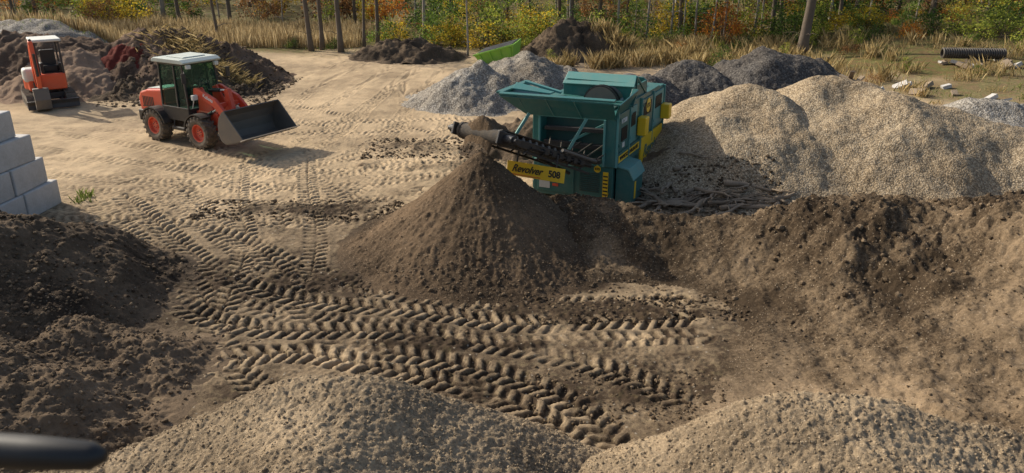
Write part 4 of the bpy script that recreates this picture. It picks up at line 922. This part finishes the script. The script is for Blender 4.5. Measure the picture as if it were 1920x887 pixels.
def blades(name,x,y,h,w,lean,mat,label,cat):
    n=len(x); z=Hall(x,y)-.03; a=rng.uniform(0,6.28,n); dx,dy=np.cos(a)*w,np.sin(a)*w
    lx,ly=rng.normal(0,1,n)*lean*h,rng.normal(0,1,n)*lean*h
    V=np.stack([np.stack([x-dx,y-dy,z],1),np.stack([x+dx,y+dy,z],1),np.stack([x+dx*.7+lx*.4,y+dy*.7+ly*.4,z+h*.6],1),np.stack([x+lx,y+ly,z+h],1)],1)
    me=leaf_mesh(name,V.reshape(-1,3),np.repeat(np.clip(.5+.25*rng.normal(0,1,n),0,1),4),[mat])
    o=mkobj(name,me); tag(o,label,cat,kind='stuff'); return o
M_reed=leaf_mat('dry_reed',[(0,(.22,.155,.07)),(.5,(.52,.40,.22)),(1,(.70,.57,.35))])
M_grass=leaf_mat('dry_grass',[(0,(.16,.12,.045)),(.5,(.50,.37,.17)),(1,(.70,.56,.30))])
M_ggrass=leaf_mat('green_grass',[(0,(.05,.07,.015)),(.5,(.15,.20,.04)),(1,(.34,.33,.09))])
n=34000; x=rng.uniform(-36,-6,n); y=rng.uniform(45.5,53.5,n); k=(x<-9+.6*fbm(x,y,.3,2,3)-.15*(y-46))|(y>50)&(x<-7.5); x,y=x[k],y[k]
blades('reeds',x,y,rng.uniform(.5,1.0,len(x))*(1+.35*fbm(x,y,.5,2,8)),.020,.10,M_reed,'field of tall dry tan reeds','reeds')
xs_,ys_,hs_=[],[],[]
for k in range(75):
    cx=random.uniform(4.5,15); cy=random.uniform(36.5,45.5); 
    if cx<8 and cy<41: continue
    r=random.uniform(.12,.5); hh=random.uniform(.4,1.3); xs_.append(rng.normal(cx,r,90)); ys_.append(rng.normal(cy,r*.8,90)); hs_.append(np.full(90,hh))
for k in range(120):
    cx=random.uniform(14.5,32); cy=random.uniform(27,47); 
    if cx>cy*.72: continue
    r=random.uniform(.12,.5); hh=random.uniform(.4,1.2); xs_.append(rng.normal(cx,r,55)); ys_.append(rng.normal(cy,r*.8,55)); hs_.append(np.full(55,hh))
for cx,cy,r,n in((4.2,38.2,.25,200),(5,38.6,.3,250),(9.7,24.6,.14,120),(9.2,24.9,.12,90),(6.5,39,.4,300),(2.8,38.8,.2,120),(1.9,36.5,.25,250),(7.6,40,.45,400),(5.8,41.5,.4,300)):
    xs_.append(rng.normal(cx,r,n));ys_.append(rng.normal(cy,r*.8,n)); hs_.append(np.full(n,1.1))
x=np.concatenate(xs_);y=np.concatenate(ys_);hh=np.concatenate(hs_)
blades('dry_grass',x,y,hh*rng.uniform(.25,.9,len(x))*(1-.5*sst(36,28,y)),.014,.30,M_grass,'clumps of dry golden grass on the rough slope','grass')
n=24000; x=rng.uniform(-36,44,n); y=rng.uniform(42,62,n); k=(fbm(x,y,.25,2,90)>0)&((x>-8)|(y<46))&(y>44+1.2*fbm(x,y,.2,2,4)); x,y=x[k],y[k]
xg=rng.uniform(14,34,9000); yg=rng.uniform(26,46,9000); k=(xg<yg*.75)&(fbm(xg,yg,.35,2,92)>.12); x=np.r_[x,xg[k]]; y=np.r_[y,yg[k]]
P4=((-10.5,17.9),(-10.6,18.3),(-22.3,30.2),(-20.8,29.9))
xg=np.concatenate([rng.normal(cx,.12,50) for cx,cy in P4]); yg=np.concatenate([rng.normal(cy,.12,50) for cx,cy in P4])
x=np.r_[x,xg]; y=np.r_[y,yg]
blades('green_grass',x,y,rng.uniform(.06,.26,len(x)),.014,.35,M_ggrass,'low green weeds around the yard edge','grass')
xs_,ys_=[],[]
for cx,cy,r in((-14.2,34.0,.7),(-13.4,33.6,.5),(-12.4,33.2,.6),(-11.6,32.6,.4)):
    xs_.append(rng.normal(cx,r,450)); ys_.append(rng.normal(cy,r*.6,450))
x=np.concatenate(xs_); y=np.concatenate(ys_)
blades('brush_cuttings',x,y,rng.uniform(.1,.3,len(x)),.009,1.0,M_grass,'dry brush cuttings dumped on the mulch','brush')
# ------------------------------------------------------------------ light, sky, camera
el=math.radians(33); sd=Vector((-.87,.49,0)).normalized(); az=math.atan2(sd.x,sd.y)
w=bpy.data.worlds.new('World'); scene.world=w; w.use_nodes=True; nt=w.node_tree
sky=nt.nodes.new('ShaderNodeTexSky'); sky.sky_type='NISHITA'; sky.sun_disc=False; sky.sun_elevation=el; sky.sun_rotation=az%(2*math.pi); sky.air_density=1.0; sky.dust_density=3.5
bg=nt.nodes['Background']; bg.inputs[1].default_value=.15; nt.links.new(sky.outputs[0],bg.inputs[0])
sl=bpy.data.lights.new('sun','SUN'); sl.energy=5.0; sl.angle=math.radians(.55); sl.color=(1,.92,.78)
so=bpy.data.objects.new('sun',sl); COL.objects.link(so); so.location=(-30,10,30)
so.rotation_euler=Vector((-math.cos(el)*sd.x,-math.cos(el)*sd.y,-math.sin(el))).to_track_quat('-Z','Y').to_euler()
cam=bpy.data.cameras.new('camera'); co=bpy.data.objects.new('camera',cam); COL.objects.link(co)
co.location=(0,0,6); co.rotation_euler=(math.radians(90-21.2),0,0)
cam.sensor_width=36; cam.lens=36*1450/1920; cam.clip_start=.05; cam.clip_end=2000
cam.dof.use_dof=True; cam.dof.focus_distance=16; cam.dof.aperture_fstop=5.6
scene.camera=co
scene.view_settings.view_transform='Standard'; scene.view_settings.look='None'; scene.view_settings.exposure=0
